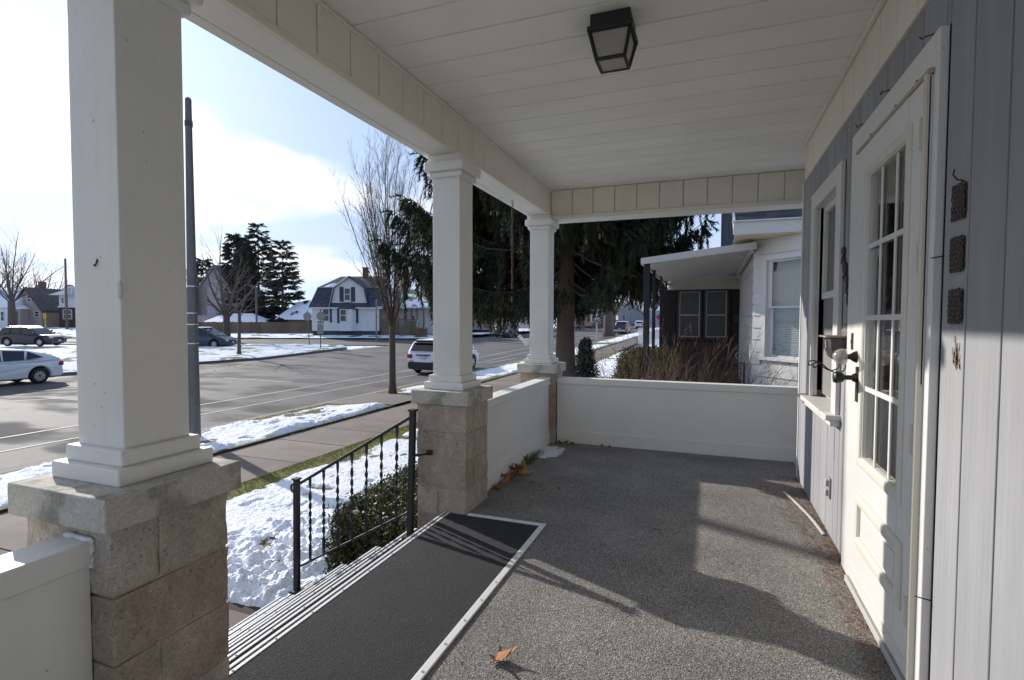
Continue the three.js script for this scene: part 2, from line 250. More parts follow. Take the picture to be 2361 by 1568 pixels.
// ---------- low white parapet walls ----------
function parapetZ(name, label, x0, x1, z0, z1) {
  const t = thing('parapet_wall', label, 'low wall', V((x0 + x1) / 2, 0, (z0 + z1) / 2), 'low white walls round the porch');
  P('panel', bx(x0, x1, -0.2, 0.60, z0, z1, 0.003), white, t);
  P('cap', bx(x0 - 0.012, x1 + 0.012, 0.600, 0.667, z0, z1, 0.006), white, t);
  P('baseboard', bx(x1 + 0.0005, x1 + 0.012, 0.0, 0.124, z0, z1, 0.003), white, t);
  for (const ze of [z0, z1]) { const R = RNG(Math.round(ze * 100) + 900), c = []; for (let i = 0; i < 9; i++) c.push(V(x1 + 0.010 + (R() - 0.5) * 0.006, 0.598 + i * 0.0085, ze + (R() - 0.5) * 0.006)); for (let i = 0; i < 9; i++) c.push(V(x1 + 0.006 - i * 0.013, 0.669 + (R() - 0.5) * 0.004, ze + (R() - 0.5) * 0.008)); P('caulk_bead', tube(c, c.map(() => 0.004 + R() * 0.005), 6), M(0.74, 0.73, 0.70, 0.6), t); }
}
parapetZ('a', 'low white wall panel between the railing pillar and the corner pillar, leaves at its foot', -1.62, -1.515, -5.12, -3.388);
parapetZ('b', 'low white wall panel beside the block pier at the head of the steps', -1.62, -1.522, -0.892, 0.87);
{
  const t = thing('parapet_wall', 'long low white wall across the porch end, below the neighbouring house', 'low wall', V(-0.2, 0, -5.25), 'low white walls round the porch');
  P('panel', bx(-1.46, 1.3, -0.2, 0.60, -5.32, -5.225, 0.003), white, t);
  P('cap', bx(-1.462, 1.3, 0.6005, 0.666, -5.335, -5.212, 0.006), white, t);
  P('baseboard', bx(-1.455, 1.3, 0.0, 0.126, -5.2245, -5.213, 0.003), white, t);
}
// ---------- steps, mat ----------
const matM = M(0.16, 0.16, 0.172, 0.95, { map: matMap, bumpMap: floorBump, bumpScale: 0.004 });
{
  const z0 = -3.09, z1 = -1.26, rise = 0.175, run = 0.29, t = thing('porch_steps', 'concrete steps with black treads and ribbed aluminium nosings down to the walk', 'steps', V(-2.5, -1.05, -2.1));
  P('step_core', bx(-1.6, -1.62, -1.05, -0.01, z0 + 0.06, z1), M(0.4, 0.36, 0.32, 0.9, { map: concMap }), t);
  for (let k = 1; k <= 5; k++) {
    const x1 = -1.6 - run * (k - 1), x0 = -1.595 - run * k, y = -rise * k, zz = z0;
    const s = P('step', bx(x0 + 0.012, x1 - 0.004, -1.05, y - 0.006, zz, z1), M(0.36, 0.33, 0.3, 0.9, { map: concMap }), t);
    P('tread_mat', bx(x0 + 0.014, x1 - 0.006, y - 0.0055, y, zz + 0.005, z1), matM, s);
  }
  for (let k = 0; k <= 5; k++) {
    const x0 = -1.595 - run * k, y = -rise * k, zz = k ? z0 : -3.02, g = [];
    for (const [a, b, h] of [[0, 0.013, 0.006], [0.026, 0.042, 0.006]]) g.push(bx(x0 + a, x0 + b, y + 0.001, y + h + 0.001, zz, z1, 0.002));
    g.push(bx(x0 - 0.003, x0, y - 0.012, y + 0.005, zz, z1, 0.0012));
    const n = P('nosing', g, alum, t);
    P('nosing_base', bx(x0 + 0.0005, x0 + 0.05, y + 0.0002, y + 0.0035, zz + 0.001, z1 - 0.001), matM, n);
    P('riser_mat', bx(x0 + 0.002, x0 + 0.008, y - rise + 0.008, y - 0.0125, zz + 0.002, z1), matM, n);
    for (let z = zz + 0.06; z < z1; z += 0.2) { const c = new THREE.SphereGeometry(0.005, 6, 4); c.scale(1, 0.5, 1); c.translate(x0 + 0.034, y + 0.008, z); P('rivet', c, alumDull, n); }
  }
  const m = thing('porch_mat', 'black carpet mat at the head of the steps with white metal edging', 'mat', V(-1.25, 0, -1.9));
  P('carpet', bx(-1.545, -0.93, 0.0005, 0.007, -3.005, -0.895, 0.002), matM, m);
  const e1 = P('edging_strip', bx(-0.945, -0.912, 0.001, 0.011, -3.045, -0.895, 0.003), alum, m), e2 = P('edging_strip', bx(-1.43, -0.946, 0.001, 0.0105, -3.045, -3.012, 0.003), alum, m);
  for (let z = -2.95; z < -0.9; z += 0.17) { const c = new THREE.CylinderGeometry(0.005, 0.005, 0.003, 8); c.translate(-0.928, 0.0125, z); P('screw', c, alumDull, e1); }
  for (let x = -1.38; x < -0.96; x += 0.13) { const c = new THREE.CylinderGeometry(0.005, 0.005, 0.003, 8); c.translate(x, 0.012, -3.028); P('screw', c, alumDull, e2); }
}
// ---------- iron stair railing ----------
{
  const z = -2.93, t = thing('stair_railing', 'black iron stair railing with twisted balusters beside the snowy lawn', 'railing', V(-2.27, -0.7, z));
  const ua = V(-1.80, -0.175, z), ub = V(-1.755, 0.665, z), la = V(-2.735, -0.70, z), lb = V(-2.725, 0.115, z);
  const p1 = P('post', bar(ua, V(-1.775, 0.665, z), 0.036, 0.036, 0.003), iron, t); P('post_cap', bx(-1.80, -1.75, 0.664, 0.678, z - 0.025, z + 0.025, 0.004), iron, p1);
  const p2 = P('post', bar(la, lb, 0.036, 0.036, 0.003), iron, t); P('post_cap', bx(-2.752, -2.70, 0.114, 0.128, z - 0.026, z + 0.026, 0.004), iron, p2);
  P('post_foot', bx(-1.84, -1.76, -0.174, -0.15, z - 0.04, z + 0.04, 0.004), iron, p1); P('post_foot', bx(-2.775, -2.695, -0.699, -0.68, z - 0.04, z + 0.04, 0.004), iron, p2);
  const r0 = V(-1.775, 0.635, z), r1 = V(-2.725, 0.075, z), b0 = V(-1.79, 0.015, z), b1 = V(-2.73, -0.52, z);
  P('top_rail', bar(r0, r1, 0.034, 0.018, 0.003), iron, t);
  P('bottom_rail', bar(b0, b1, 0.028, 0.014, 0.002), iron, t);
  for (let k = 1; k <= 7; k++) {
    const f = k / 8, a = r0.clone().lerp(r1, f), b = b0.clone().lerp(b1, f), n = 70, pos = [], idx = [];
    for (let i = 0; i <= n; i++) { const q = i / n, tw = smooth(0.04, 0.96, q) * PI * 7, e = 0.0105, w = 0.0028; const y = lerp(a.y, b.y, q), x = lerp(a.x, b.x, q); const cx = Math.cos(tw), sx = Math.sin(tw); for (const [u, v] of [[e, w], [-e, w], [-e, -w], [e, -w]]) pos.push(x + u * cx - v * sx, y, z + u * sx + v * cx); if (i) for (let j = 0; j < 4; j++) { const A = (i - 1) * 4 + j, B = (i - 1) * 4 + (j + 1) % 4; idx.push(A, B, A + 4, B, B + 4, A + 4); } }
    const g = new THREE.BufferGeometry(); g.setAttribute('position', new THREE.Float32BufferAttribute(pos, 3)); g.setIndex(idx); g.computeVertexNormals(); P('twisted_baluster', g, iron, t);
  }
  const sc = []; for (let i = 0; i <= 14; i++) { const a = i / 14 * PI * 1.35; sc.push(V(-2.745 - 0.03 * Math.sin(a) - 0.004 * i / 14, 0.085 - 0.035 * (1 - Math.cos(a)) * 0.9, z)); }
  P('scroll_end', tube(sc, 0.008, 6), iron, t);
  P('foot_brace', bar(V(-2.72, -0.42, z), V(-2.64, -0.70, z + 0.12), 0.012), iron, t);
  P('wall_bracket', [bar(V(-1.78, 0.375, z), V(-1.70, 0.385, -2.99), 0.016), bar(V(-1.70, 0.385, -2.99), V(-1.70, 0.385, -3.03), 0.03)], M(0.05, 0.03, 0.02, 0.9), t);
}
// ---------- the house wall: siding boards, window, storm door ----------
const house = thing('porch_house', 'grey board sided house wall with white storm door and window, along the porch', 'house', V(2.5, -1.1, -0.6));
{
  const interior = M(0.22, 0.19, 0.16, 0.9), Z0 = -4.712, Z1 = 2.6;
  // wall core with real openings, and the room behind them
  P('wall_core', [bx(0.70, 0.86, -1.1, 2.66, -4.70, -4.13), bx(0.70, 0.86, -1.1, 0.73, -4.13, -3.40), bx(0.70, 0.86, 2.06, 2.66, -4.13, -3.40), bx(0.70, 0.86, -1.1, 2.66, -3.40, -2.92), bx(0.70, 0.86, -1.1, 0.0, -2.92, -2.07), bx(0.70, 0.86, 2.06, 2.66, -2.92, -2.07), bx(0.70, 0.86, -1.1, 2.66, -2.07, Z1)], M(0.12, 0.12, 0.13, 0.9), house);
  P('upper_wall', bx(0.70, 7, 2.66, 6.2, -4.70, Z1), sidM[0], house);
  P('side_wall', [bx(0.86, 7, -1.1, 2.66, -4.70, -4.55), bx(0.86, 7, -1.1, 2.66, Z1 - 0.15, Z1), bx(6.9, 7, -1.1, 2.66, -4.55, Z1 - 0.15)], sidM[0], house);
  P('room_floor', bx(0.86, 6.9, -0.12, -0.02, -4.55, Z1 - 0.15), interior, house);
  P('room_ceiling', bx(0.86, 6.9, 2.50, 2.58, -4.55, Z1 - 0.15), interior, house);
  P('room_partition', bx(3.2, 3.3, -0.02, 2.5, -4.55, Z1 - 0.15), interior, house);
  // vertical siding boards cut round the openings
  const zs = []; for (let k = 0; k < 40; k++) { const z = -1.85 + 0.1985 * (k - 25); zs.push(z); }
  let k = 0; const put = (z0, z1, y0, y1) => { if (z1 - z0 > 0.012 && y1 - y0 > 0.02) P('siding_board', bx(WX, 0.70, y0, y1, z0 + 0.0035, z1 - 0.0035, 0.004), sidM[(k * 5 + (k >> 2)) % 3], house); };
  const edges = [Z0 + 0.002, ...zs.filter(z => z > Z0 + 0.05 && z < Z1), Z1];
  for (let i = 0; i < edges.length - 1; i++, k++) {
    const z0 = edges[i], z1 = edges[i + 1];
    for (const [a, b, kind] of [[Z0, -4.245, 0], [-4.245, -3.325, 1], [-3.325, -3.09, 0], [-3.09, -2.018, 2], [-2.018, Z1, 0]]) {
      const s = Math.max(z0, a), e = Math.min(z1, b); if (e - s < 0.012) continue;
      if (kind === 0) put(s, e, -0.02, 2.334); else if (kind === 1) { put(s, e, -0.02, 0.70); put(s, e, 2.128, 2.334); } else put(s, e, 2.166, 2.334);
    }
  }
  P('corner_board', bx(0.672, 0.712, -0.02, 2.334, -4.735, -4.714, 0.003), white, house);
  // ----- window
  const wz0 = -4.235, wz1 = -3.335, wn = P('window', [bx(0.656, WX + 0.001, 0.735, 2.126, wz0, wz0 + 0.115, 0.004), bx(0.656, WX + 0.001, 0.735, 2.126, wz1 - 0.115, wz1, 0.004), bx(0.6565, WX + 0.001, 2.02, 2.1255, wz0 + 0.115, wz1 - 0.115, 0.004)], doorWhite, house);
  P('jamb', [bx(WX + 0.0015, 0.76, 0.74, 2.06, wz0 + 0.085, wz0 + 0.105), bx(WX + 0.0015, 0.76, 0.74, 2.06, wz1 - 0.105, wz1 - 0.085), bx(WX + 0.0015, 0.76, 2.02, 2.06, wz0 + 0.105, wz1 - 0.105)], doorWhite, wn);
  P('sill', bx(0.605, 0.76, 0.705, 0.735, wz0 - 0.03, wz1 + 0.03, 0.006), doorWhite, wn);
  P('apron', bx(0.63, WX - 0.0005, 0.672, 0.705, wz0 - 0.02, wz1 + 0.02, 0.004), doorWhite, wn);
  const a = wz0 + 0.107, b = wz1 - 0.107;
  const sash = (y0, y1, x, n) => { const s = P(n, [bx(x, x + 0.03, y0, y1, a, a + 0.04, 0.003), bx(x, x + 0.03, y0, y1, b - 0.04, b, 0.003), bx(x, x + 0.03, y0, y0 + 0.045, a + 0.04, b - 0.04, 0.003), bx(x, x + 0.03, y1 - 0.04, y1, a + 0.04, b - 0.04, 0.003)], doorWhite, wn); P('pane', bx(x + 0.012, x + 0.016, y0 + 0.046, y1 - 0.041, a + 0.041, b - 0.041), glass, s); return s; };
  sash(1.40, 2.018, 0.715, 'upper_sash'); const ls = sash(0.74, 1.425, 0.748, 'lower_sash');
  P('insect_screen', bx(0.728, 0.731, 0.76, 1.398, a + 0.004, b - 0.004), M(0.20, 0.195, 0.19, 0.9), ls);
  P('curtain', (() => { const g = new THREE.PlaneGeometry(0.8, 1.4, 60, 1); const p = g.attributes.position; for (let i = 0; i < p.count; i++) p.setZ(i, 0.02 * Math.sin(p.getX(i) * 70)); g.computeVertexNormals(); g.rotateY(-PI / 2); g.translate(0.92, 1.4, -3.78); return g; })(), M(0.25, 0.24, 0.22, 0.9, { side: THREE.DoubleSide }), wn);
  // ----- door surround
  P('door_casing', [bx(0.652, WX + 0.001, -0.0, 2.165, -3.088, -2.912, 0.005), bx(0.652, WX + 0.001, 0.0, 2.165, -2.058, -2.019, 0.005), bx(0.6525, WX + 0.001, 2.042, 2.1645, -2.912, -2.058, 0.005)], doorWhite, house);
  P('door_jamb', [bx(WX + 0.002, 0.80, 0.02, 2.06, -2.916, -2.88), bx(WX + 0.002, 0.80, 0.02, 2.06, -2.09, -2.055), bx(WX + 0.002, 0.80, 2.035, 2.06, -2.88, -2.09)], M(0.11, 0.075, 0.055, 0.6), house);
  P('door_sill', bx(0.63, 0.80, 0.0, 0.03, -2.91, -2.06, 0.004), alumDull, house);
  P('inner_door', bx(0.79, 0.83, 0.056, 2.034, -2.879, -2.091), M(0.06, 0.055, 0.05, 0.6), house);
  P('inner_door_rail', [bx(0.775, 0.789, 1.22, 1.30, -2.87, -2.1), bx(0.775, 0.789, 0.06, 1.22, -2.56, -2.5), bx(0.775, 0.789, 1.30, 2.0, -2.38, -2.33)], M(0.10, 0.095, 0.09, 0.6), house);
  // ----- storm door: stiles and rails, panes, muntins, raised panel, hardware
  const X0 = 0.640, X1 = 0.672, dz0 = -2.905, dz1 = -2.06, gz0 = -2.712, gz1 = -2.237, gy0 = 0.65, gy1 = 1.88;
  const sd = P('storm_door', [bx(X0, X1, 0.04, 2.035, dz0, gz0, 0.004), bx(X0, X1, 0.04, 2.035, gz1, dz1, 0.004), bx(X0, X1, 0.04, gy0, gz0, gz1), bx(X0, X1, gy1, 2.035, gz0, gz1)], doorWhite, house);
  const mol = (y0, y1, z0, z1, w, d, x) => { const f = (s) => { const sh = new THREE.Shape([[z0, y0], [z1, y0], [z1, y1], [z0, y1]].map(p => new THREE.Vector2(...p))); sh.holes.push(new THREE.Path([[z0 + w, y0 + w], [z0 + w, y1 - w], [z1 - w, y1 - w], [z1 - w, y0 + w]].map(p => new THREE.Vector2(...p)))); const g = new THREE.ExtrudeGeometry(sh, { depth: d * 0.4, bevelEnabled: true, bevelThickness: d * 0.6, bevelSize: w * 0.35, bevelOffset: -w * 0.35, bevelSegments: 2 }); g.rotateY(-PI / 2); g.translate(x, 0, 0); return tri(g); }; return f(); };
  P('glass_molding', mol(gy0 - 0.05, gy1 + 0.05, gz0 - 0.05, gz1 + 0.05, 0.045, 0.012, X0 + 0.002), M(0.60, 0.57, 0.50, 0.5), sd);
  P('raised_molding', mol(0.245, 0.482, -2.75, -2.158, 0.05, 0.018, X0 + 0.002), M(0.60, 0.57, 0.50, 0.5), sd);
  P('raised_panel', bx(X0 - 0.006, X0 + 0.001, 0.31, 0.415, -2.67, -2.238, 0.004), doorWhite, sd);
  P('kick_plate', bx(X0 - 0.003, X0 - 0.0002, 0.062, 0.1, dz0 + 0.01, dz1 - 0.01), doorWhite, sd);
  const ys = [gy0, 0.955, 1.267, 1.577, gy1], zc = [gz0, -2.553, -2.37, gz1];
  for (let r = 0; r < 4; r++) for (let c = 0; c < 3; c++) P('pane', bx(0.656, 0.659, ys[r] + 0.0005, ys[r + 1] - 0.0005, zc[c] + 0.0005, zc[c + 1] - 0.0005), glass, sd);
  for (let r = 1; r < 4; r++) P('muntin', bx(0.646, 0.655, ys[r] - 0.011, ys[r] + 0.011, gz0, gz1, 0.003), doorWhite, sd);
  for (let c = 1; c < 3; c++) P('muntin', bx(0.6465, 0.6545, gy0, gy1, zc[c] - 0.009, zc[c] + 0.009, 0.003), doorWhite, sd);
  P('hinge_rail', bx(0.634, 0.652, 0.05, 2.045, -2.087, -2.060, 0.004), M(0.6, 0.55, 0.47, 0.6), sd);
  for (const y of [0.28, 0.86, 1.46, 1.86]) P('hinge_knuckle', cyl(0.634, -2.088, y - 0.05, y + 0.05, 0.007, 0.007, 8), M(0.55, 0.5, 0.43, 0.5), sd);
  P('header_trim', bx(0.634, 0.6515, 2.036, 2.052, -2.93, -2.045, 0.004), M(0.42, 0.34, 0.28, 0.6), sd);
  P('latch_plate', bx(0.628, 0.6395, 0.885, 1.045, -2.80, -2.765, 0.003), black, sd);
  const knobL = (pts, y, z, m, n) => { const g = new THREE.LatheGeometry(pts.map(p => new THREE.Vector2(p[0], p[1])), 16); g.rotateZ(PI / 2); g.translate(0.628, y, z); return P(n, g, m, sd); };
  knobL([[0, 0], [0.022, 0], [0.018, 0.012], [0.011, 0.02], [0.011, 0.045], [0.02, 0.052], [0.026, 0.06], [0.028, 0.078], [0.024, 0.09], [0, 0.092]], 0.995, -2.782, black, 'door_knob');
  const kk = knobL([[0, 0], [0.028, 0], [0.024, 0.01], [0.012, 0.028], [0.012, 0.045], [0, 0.045]], 1.09, -2.782, black, 'deadbolt_cone');
  { const g = new THREE.LatheGeometry([[0, 0.04], [0.034, 0.042], [0.037, 0.05], [0.036, 0.066], [0.026, 0.085], [0.01, 0.094], [0, 0.095]].map(p => new THREE.Vector2(...p)), 18); g.rotateZ(PI / 2); g.translate(0.628, 1.09, -2.782); P('knob_cover', g, new THREE.MeshPhysicalMaterial({ color: C(0.8, 0.8, 0.78), roughness: 0.15, transmission: 0.75, thickness: 0 }), kk); }
  for (const [y, z] of [[2.03, -2.75], [2.03, -2.42], [2.03, -2.2]]) { const g = new THREE.CylinderGeometry(0.006, 0.006, 0.004, 8); g.rotateZ(PI / 2); g.translate(0.650, y + 0.04, z); P('screw', g, M(0.1, 0.09, 0.08, 0.6), sd); }
  // bent nails and hooks left in the trim
  const nail = M(0.05, 0.04, 0.035, 0.7);
  P('nail', tube([V(WX, 1.455, -2.014), V(0.655, 1.45, -2.0), V(0.64, 1.447, -1.99)], 0.002, 5), nail, house);
  P('nail', tube([V(WX, 0.36, -2.015), V(0.655, 0.362, -2.02), V(0.635, 0.365, -2.02)], 0.002, 5), nail, house);
  P('hook', tube([V(WX, 2.2, -2.15), V(0.66, 2.2, -2.16), V(0.65, 2.195, -2.165), V(0.645, 2.205, -2.17)], 0.0025, 5), nail, house);
  P('hook', tube([V(WX, 2.2, -2.6), V(0.66, 2.2, -2.61), V(0.648, 2.19, -2.615), V(0.655, 2.21, -2.62)], 0.0025, 5), nail, house);
  P('hook', tube([V(WX, 2.19, -2.97), V(0.66, 2.19, -2.98), V(0.65, 2.18, -2.985), V(0.645, 2.2, -2.99)], 0.0025, 5), nail, house);
  // stain where a fourth plaque hung
  { const S = []; const R = RNG(8); for (let i = 0; i < 46; i++) { const w = 0.003 + R() * 0.006, hh = 0.006 + R() * 0.02, z = -1.898 + (R() + R() - 1) * 0.03, y = 1.145 + (R() + R() - 1) * 0.05; S.push(bx(WX - 0.0012, WX - 0.0002, y, y + hh, z, z + w)); } P('rust_stain', S, M(0.24, 0.19, 0.155, 0.9), house); }
}
// ---------- small things on the wall, ceiling and floor ----------
const font = await new FontLoader().loadAsync('fonts/droid/droid_serif_bold.typeface.json');
for (const [c, y, z] of [['2', 1.605, -3.305], ['9', 1.52, -3.262], ['1', 1.443, -3.215], ['6', 1.375, -3.165]]) {
  const g = new TextGeometry(c, { font, size: 0.085, depth: 0.012, bevelEnabled: true, bevelSize: 0.002, bevelThickness: 0.002, bevelSegments: 1, curveSegments: 5 }); g.computeBoundingBox(); g.translate(-(g.boundingBox.max.x) / 2, -0.042, 0); g.rotateY(-PI / 2); g.translate(0.6785, y, z);
  single('house_number', 'dark metal numeral ' + ({ 2: 'two, the highest', 9: 'nine, below the two', 1: 'one, above the six', 6: 'six, the lowest' })[c] + ', on the grey board beside the door', 'house number', g, M(0.05, 0.04, 0.035, 0.5), 'house number digits');
}
{ // mailbox
  const t = thing('mailbox', 'weathered grey metal mailbox hung between the window and the storm door', 'mailbox', V(0.62, 1.0, -3.21));
  const z0 = -3.30, z1 = -3.125, prof = [[0.678, 1.165], [0.585, 1.165], [0.59, 1.11], [0.606, 1.065], [0.63, 1.045], [0.678, 1.045]];
  P('box', prism(prof, z0, z1, 0.003), M(0.10, 0.10, 0.10, 0.6, { metalness: 0.3, map: capMap }), t);
  P('front_plate', tube([V(0.582, 1.15, (z0 + z1) / 2), V(0.586, 1.11, (z0 + z1) / 2)], 0.004), M(0.5, 0.48, 0.46, 0.5), t);
  P('lid', bx(0.565, 0.678, 1.166, 1.176, z0 - 0.012, z1 + 0.004, 0.003), M(0.42, 0.33, 0.26, 0.7, { map: capMap }), t);
  const cr = []; for (let i = 0; i < 9; i++) { const a = (i - 4) / 4, s = new THREE.Shape(); const w = 0.010, h = 0.05 * (1 - 0.45 * Math.abs(a)) + 0.014; s.moveTo(-w, 0); s.quadraticCurveTo(-w * 1.6, h * 0.5, 0, h); s.quadraticCurveTo(w * 1.6, h * 0.5, w, 0); const g = new THREE.ExtrudeGeometry(s, { depth: 0.006, bevelEnabled: false, curveSegments: 4 }); g.rotateZ(-a * 0.6); g.translate(a * 0.06, 1.177, 0); g.rotateY(-PI / 2); g.translate(0.676, 0, -3.21); cr.push(g); }
  P('crest', cr, M(0.3, 0.29, 0.28, 0.5, { metalness: 0.4 }), t);
  const sw = (pts, n) => P(n, tube(new THREE.CatmullRomCurve3(pts).getPoints(40), 0.0035, 5), iron, t);
  sw([V(0.66, 1.05, -3.14), V(0.655, 1.0, -3.14), V(0.62, 0.985, -3.14), V(0.58, 1.005, -3.14), V(0.545, 1.035, -3.14), V(0.515, 1.03, -3.14), V(0.515, 1.01, -3.14), V(0.535, 1.015, -3.14)], 'paper_hook');
  sw([V(0.66, 1.05, -3.28), V(0.655, 1.0, -3.28), V(0.62, 0.985, -3.28), V(0.58, 1.005, -3.28), V(0.545, 1.035, -3.28), V(0.515, 1.03, -3.28), V(0.515, 1.01, -3.28), V(0.535, 1.015, -3.28)], 'paper_hook');
}
{
  const d = thing('doorbell', 'small dark doorbell with brass button on the white door casing', 'doorbell', V(0.645, 1.12, -2.945));
  P('plate', bx(0.642, 0.6515, 1.115, 1.195, -2.962, -2.935, 0.002), M(0.03, 0.028, 0.025, 0.5), d); P('button', bx(0.637, 0.6418, 1.145, 1.165, -2.955, -2.943, 0.002), M(0.5, 0.3, 0.15, 0.4), d);
  const o = thing('wall_outlet', 'grey outdoor outlet with flip covers low on the grey siding', 'outlet', V(0.67, 0.21, -3.53));
  P('plate', bx(0.668, 0.6785, 0.215, 0.335, -3.565, -3.49, 0.003), M(0.3, 0.3, 0.3, 0.5), o); P('cover', bx(0.652, 0.6675, 0.285, 0.322, -3.55, -3.505, 0.004), M(0.38, 0.38, 0.38, 0.5), o); P('cover', bx(0.652, 0.6675, 0.228, 0.265, -3.55, -3.505, 0.004), M(0.38, 0.38, 0.38, 0.5), o);
}
for (const [y0, y1, w] of [[1.547, 1.65, 'topmost, under a hook'], [1.397, 1.497, 'the middle one of three'], [1.247, 1.345, 'lowest, above a stain']]) {
  const zc = -1.905, g = [bx(0.673, 0.6785, y0 + 0.006, y1 - 0.006, zc - 0.036, zc + 0.036, 0.002)], R = RNG(Math.round(y0 * 1000));
  for (let r = 0; r < 7; r++) for (let c = 0; c < 5; c++) { const s = new THREE.TorusGeometry(0.0065 + R() * 0.002, 0.0035, 5, 8, PI * 1.6); s.rotateZ(R() * 6); s.rotateY(-PI / 2); s.scale(0.5, 1, 1); s.translate(0.671, y0 + (r + 0.5) / 7 * (y1 - y0), zc + (c - 2) * 0.016 + (R() - 0.5) * 0.004); g.push(s); }
  for (let r = 0; r < 8; r++) for (const sg of [-1, 1]) { const s = new THREE.SphereGeometry(0.007, 6, 4); s.scale(0.5, 1, 1); s.translate(0.674, y0 + 0.008 + r / 7 * (y1 - y0 - 0.016), zc + sg * (0.036 + 0.004 * Math.sin(r * 2.2))); g.push(s); }
  single('wall_plaque', 'small rusty ornate cast plaque on the grey siding, ' + w, 'plaque', g, M(0.075, 0.055, 0.05, 0.65, { metalness: 0.3 }), 'ornate plaques beside the door');
}
single('plaque_hook', 'bent wire hook above the topmost plaque on the siding', 'hook', tube([V(0.678, 1.655, -1.885), V(0.66, 1.66, -1.885), V(0.652, 1.675, -1.887), V(0.655, 1.69, -1.888)], 0.0025, 5), M(0.05, 0.04, 0.04, 0.6));
{ // ceiling lantern
  const cx = -0.428, cz = -2.43, t = thing('porch_lantern', 'black square lantern with frosted panes fixed to the porch ceiling', 'lamp', V(cx, 2.4, cz)), bl = M(0.012, 0.012, 0.012, 0.5);
  P('canopy', bx(cx - 0.088, cx + 0.088, 2.545, 2.599, cz - 0.088, cz + 0.088, 0.004), bl, t);
  P('rim', bx(cx - 0.099, cx + 0.099, 2.52, 2.545, cz - 0.099, cz + 0.099, 0.004), bl, t);
  const a = 0.088, b = 0.062, y1 = 2.52, y0 = 2.41, fr = P('frame', [[1, 1], [1, -1], [-1, 1], [-1, -1]].map(([i, j]) => bar(V(cx + i * a, y1, cz + j * a), V(cx + i * b, y0, cz + j * b), 0.012)), bl, t);
  const ring = []; for (const s of [-1, 1]) { ring.push(bx(cx - b - 0.005, cx + b + 0.005, y0 - 0.006, y0 + 0.008, cz + s * b - 0.006, cz + s * b + 0.006)); ring.push(bx(cx + s * b - 0.006, cx + s * b + 0.006, y0 - 0.006, y0 + 0.008, cz - b, cz + b)); for (let k = -4; k <= 4; k++) { const c1 = new THREE.SphereGeometry(0.0085, 6, 4); c1.translate(cx + k * 0.014, y0 + 0.005, cz + s * b * 0.93); ring.push(c1); const c2 = c1.clone(); c2.translate(-k * 0.014 + s * b * 0.93, 0, -s * b * 0.93 + k * 0.014); ring.push(c2); } }
  P('bottom_ring', ring, bl, fr);
  const fro = new THREE.MeshPhysicalMaterial({ color: C(0.62, 0.58, 0.52), roughness: 0.45, transmission: 0.5, thickness: 0, side: THREE.DoubleSide });
  for (let k = 0; k < 4; k++) { const g = new THREE.BufferGeometry(); const A = a - 0.006, B = b - 0.004; const v = [[-A, y1, A], [A, y1, A], [B, y0, B], [-B, y0, B]]; g.setAttribute('position', new THREE.Float32BufferAttribute([...v[0], ...v[2], ...v[1], ...v[0], ...v[3], ...v[2]], 3)); g.computeVertexNormals(); g.rotateY(k * PI / 2); g.translate(cx, 0, cz); P('pane', g, fro, t); }
  P('bottom_pane', bx(cx - b + 0.006, cx + b - 0.006, y0 - 0.002, y0 + 0.001, cz - b + 0.006, cz + b - 0.006), fro, t);
  P('bulb', (() => { const g = new THREE.SphereGeometry(0.028, 12, 10); g.scale(1, 1.4, 1); g.translate(cx + 0.02, 2.475, cz + 0.01); return g; })(), M(0.3, 0.28, 0.26, 0.3), t);
}
{ // rusty hanging chain
  const g = []; const x = -1.69, z = -4.513; let k = 0; for (let y = 2.335; y > 1.55; y -= 0.021, k++) { const r = new THREE.TorusGeometry(0.0085, 0.0022, 5, 10); r.scale(1, 1.55, 1); r.rotateY(k % 2 ? PI / 2 : 0); r.translate(x + 0.002 * Math.sin(k), y - 0.012, z); g.push(r); }
  single('hanging_chain', 'rusty chain hanging from the beam between the two back columns', 'chain', g, M(0.14, 0.07, 0.04, 0.8));
}
{ // flag bracket on the corner column, outer face
  const p = at(1217, 798, 5.6), t = thing('flag_bracket', 'small white flagpole bracket on the corner column', 'bracket', V(-1.78, 1.05, -5.22));
  P('socket', tube([V(-1.80, 1.02, -5.2), V(-1.865, 1.095, -5.18)], 0.016, 10), M(0.8, 0.8, 0.78, 0.5), t); P('base', bx(-1.80, -1.762, 0.99, 1.06, -5.23, -5.17, 0.004), M(0.8, 0.8, 0.78, 0.5), t);
}
{ // loose strip of trim, and fallen leaves
  const pts = []; for (let i = 0; i <= 10; i++) { const q = i / 10; pts.push(V(lerp(0.53, 0.648, q) + 0.018 * Math.sin(q * PI), 0.006 + 0.004 * Math.sin(q * PI * 2) ** 2, lerp(-4.26, -3.48, q))); }
  const t = new Tubes(); t.add(pts, pts.map(() => 0.012), 6); const g = t.geo(); g.scale(1, 0.6, 1); single('loose_trim_strip', 'loose bent grey trim strip lying along the foot of the siding', 'trim strip', g, M(0.45, 0.42, 0.39, 0.7));
}
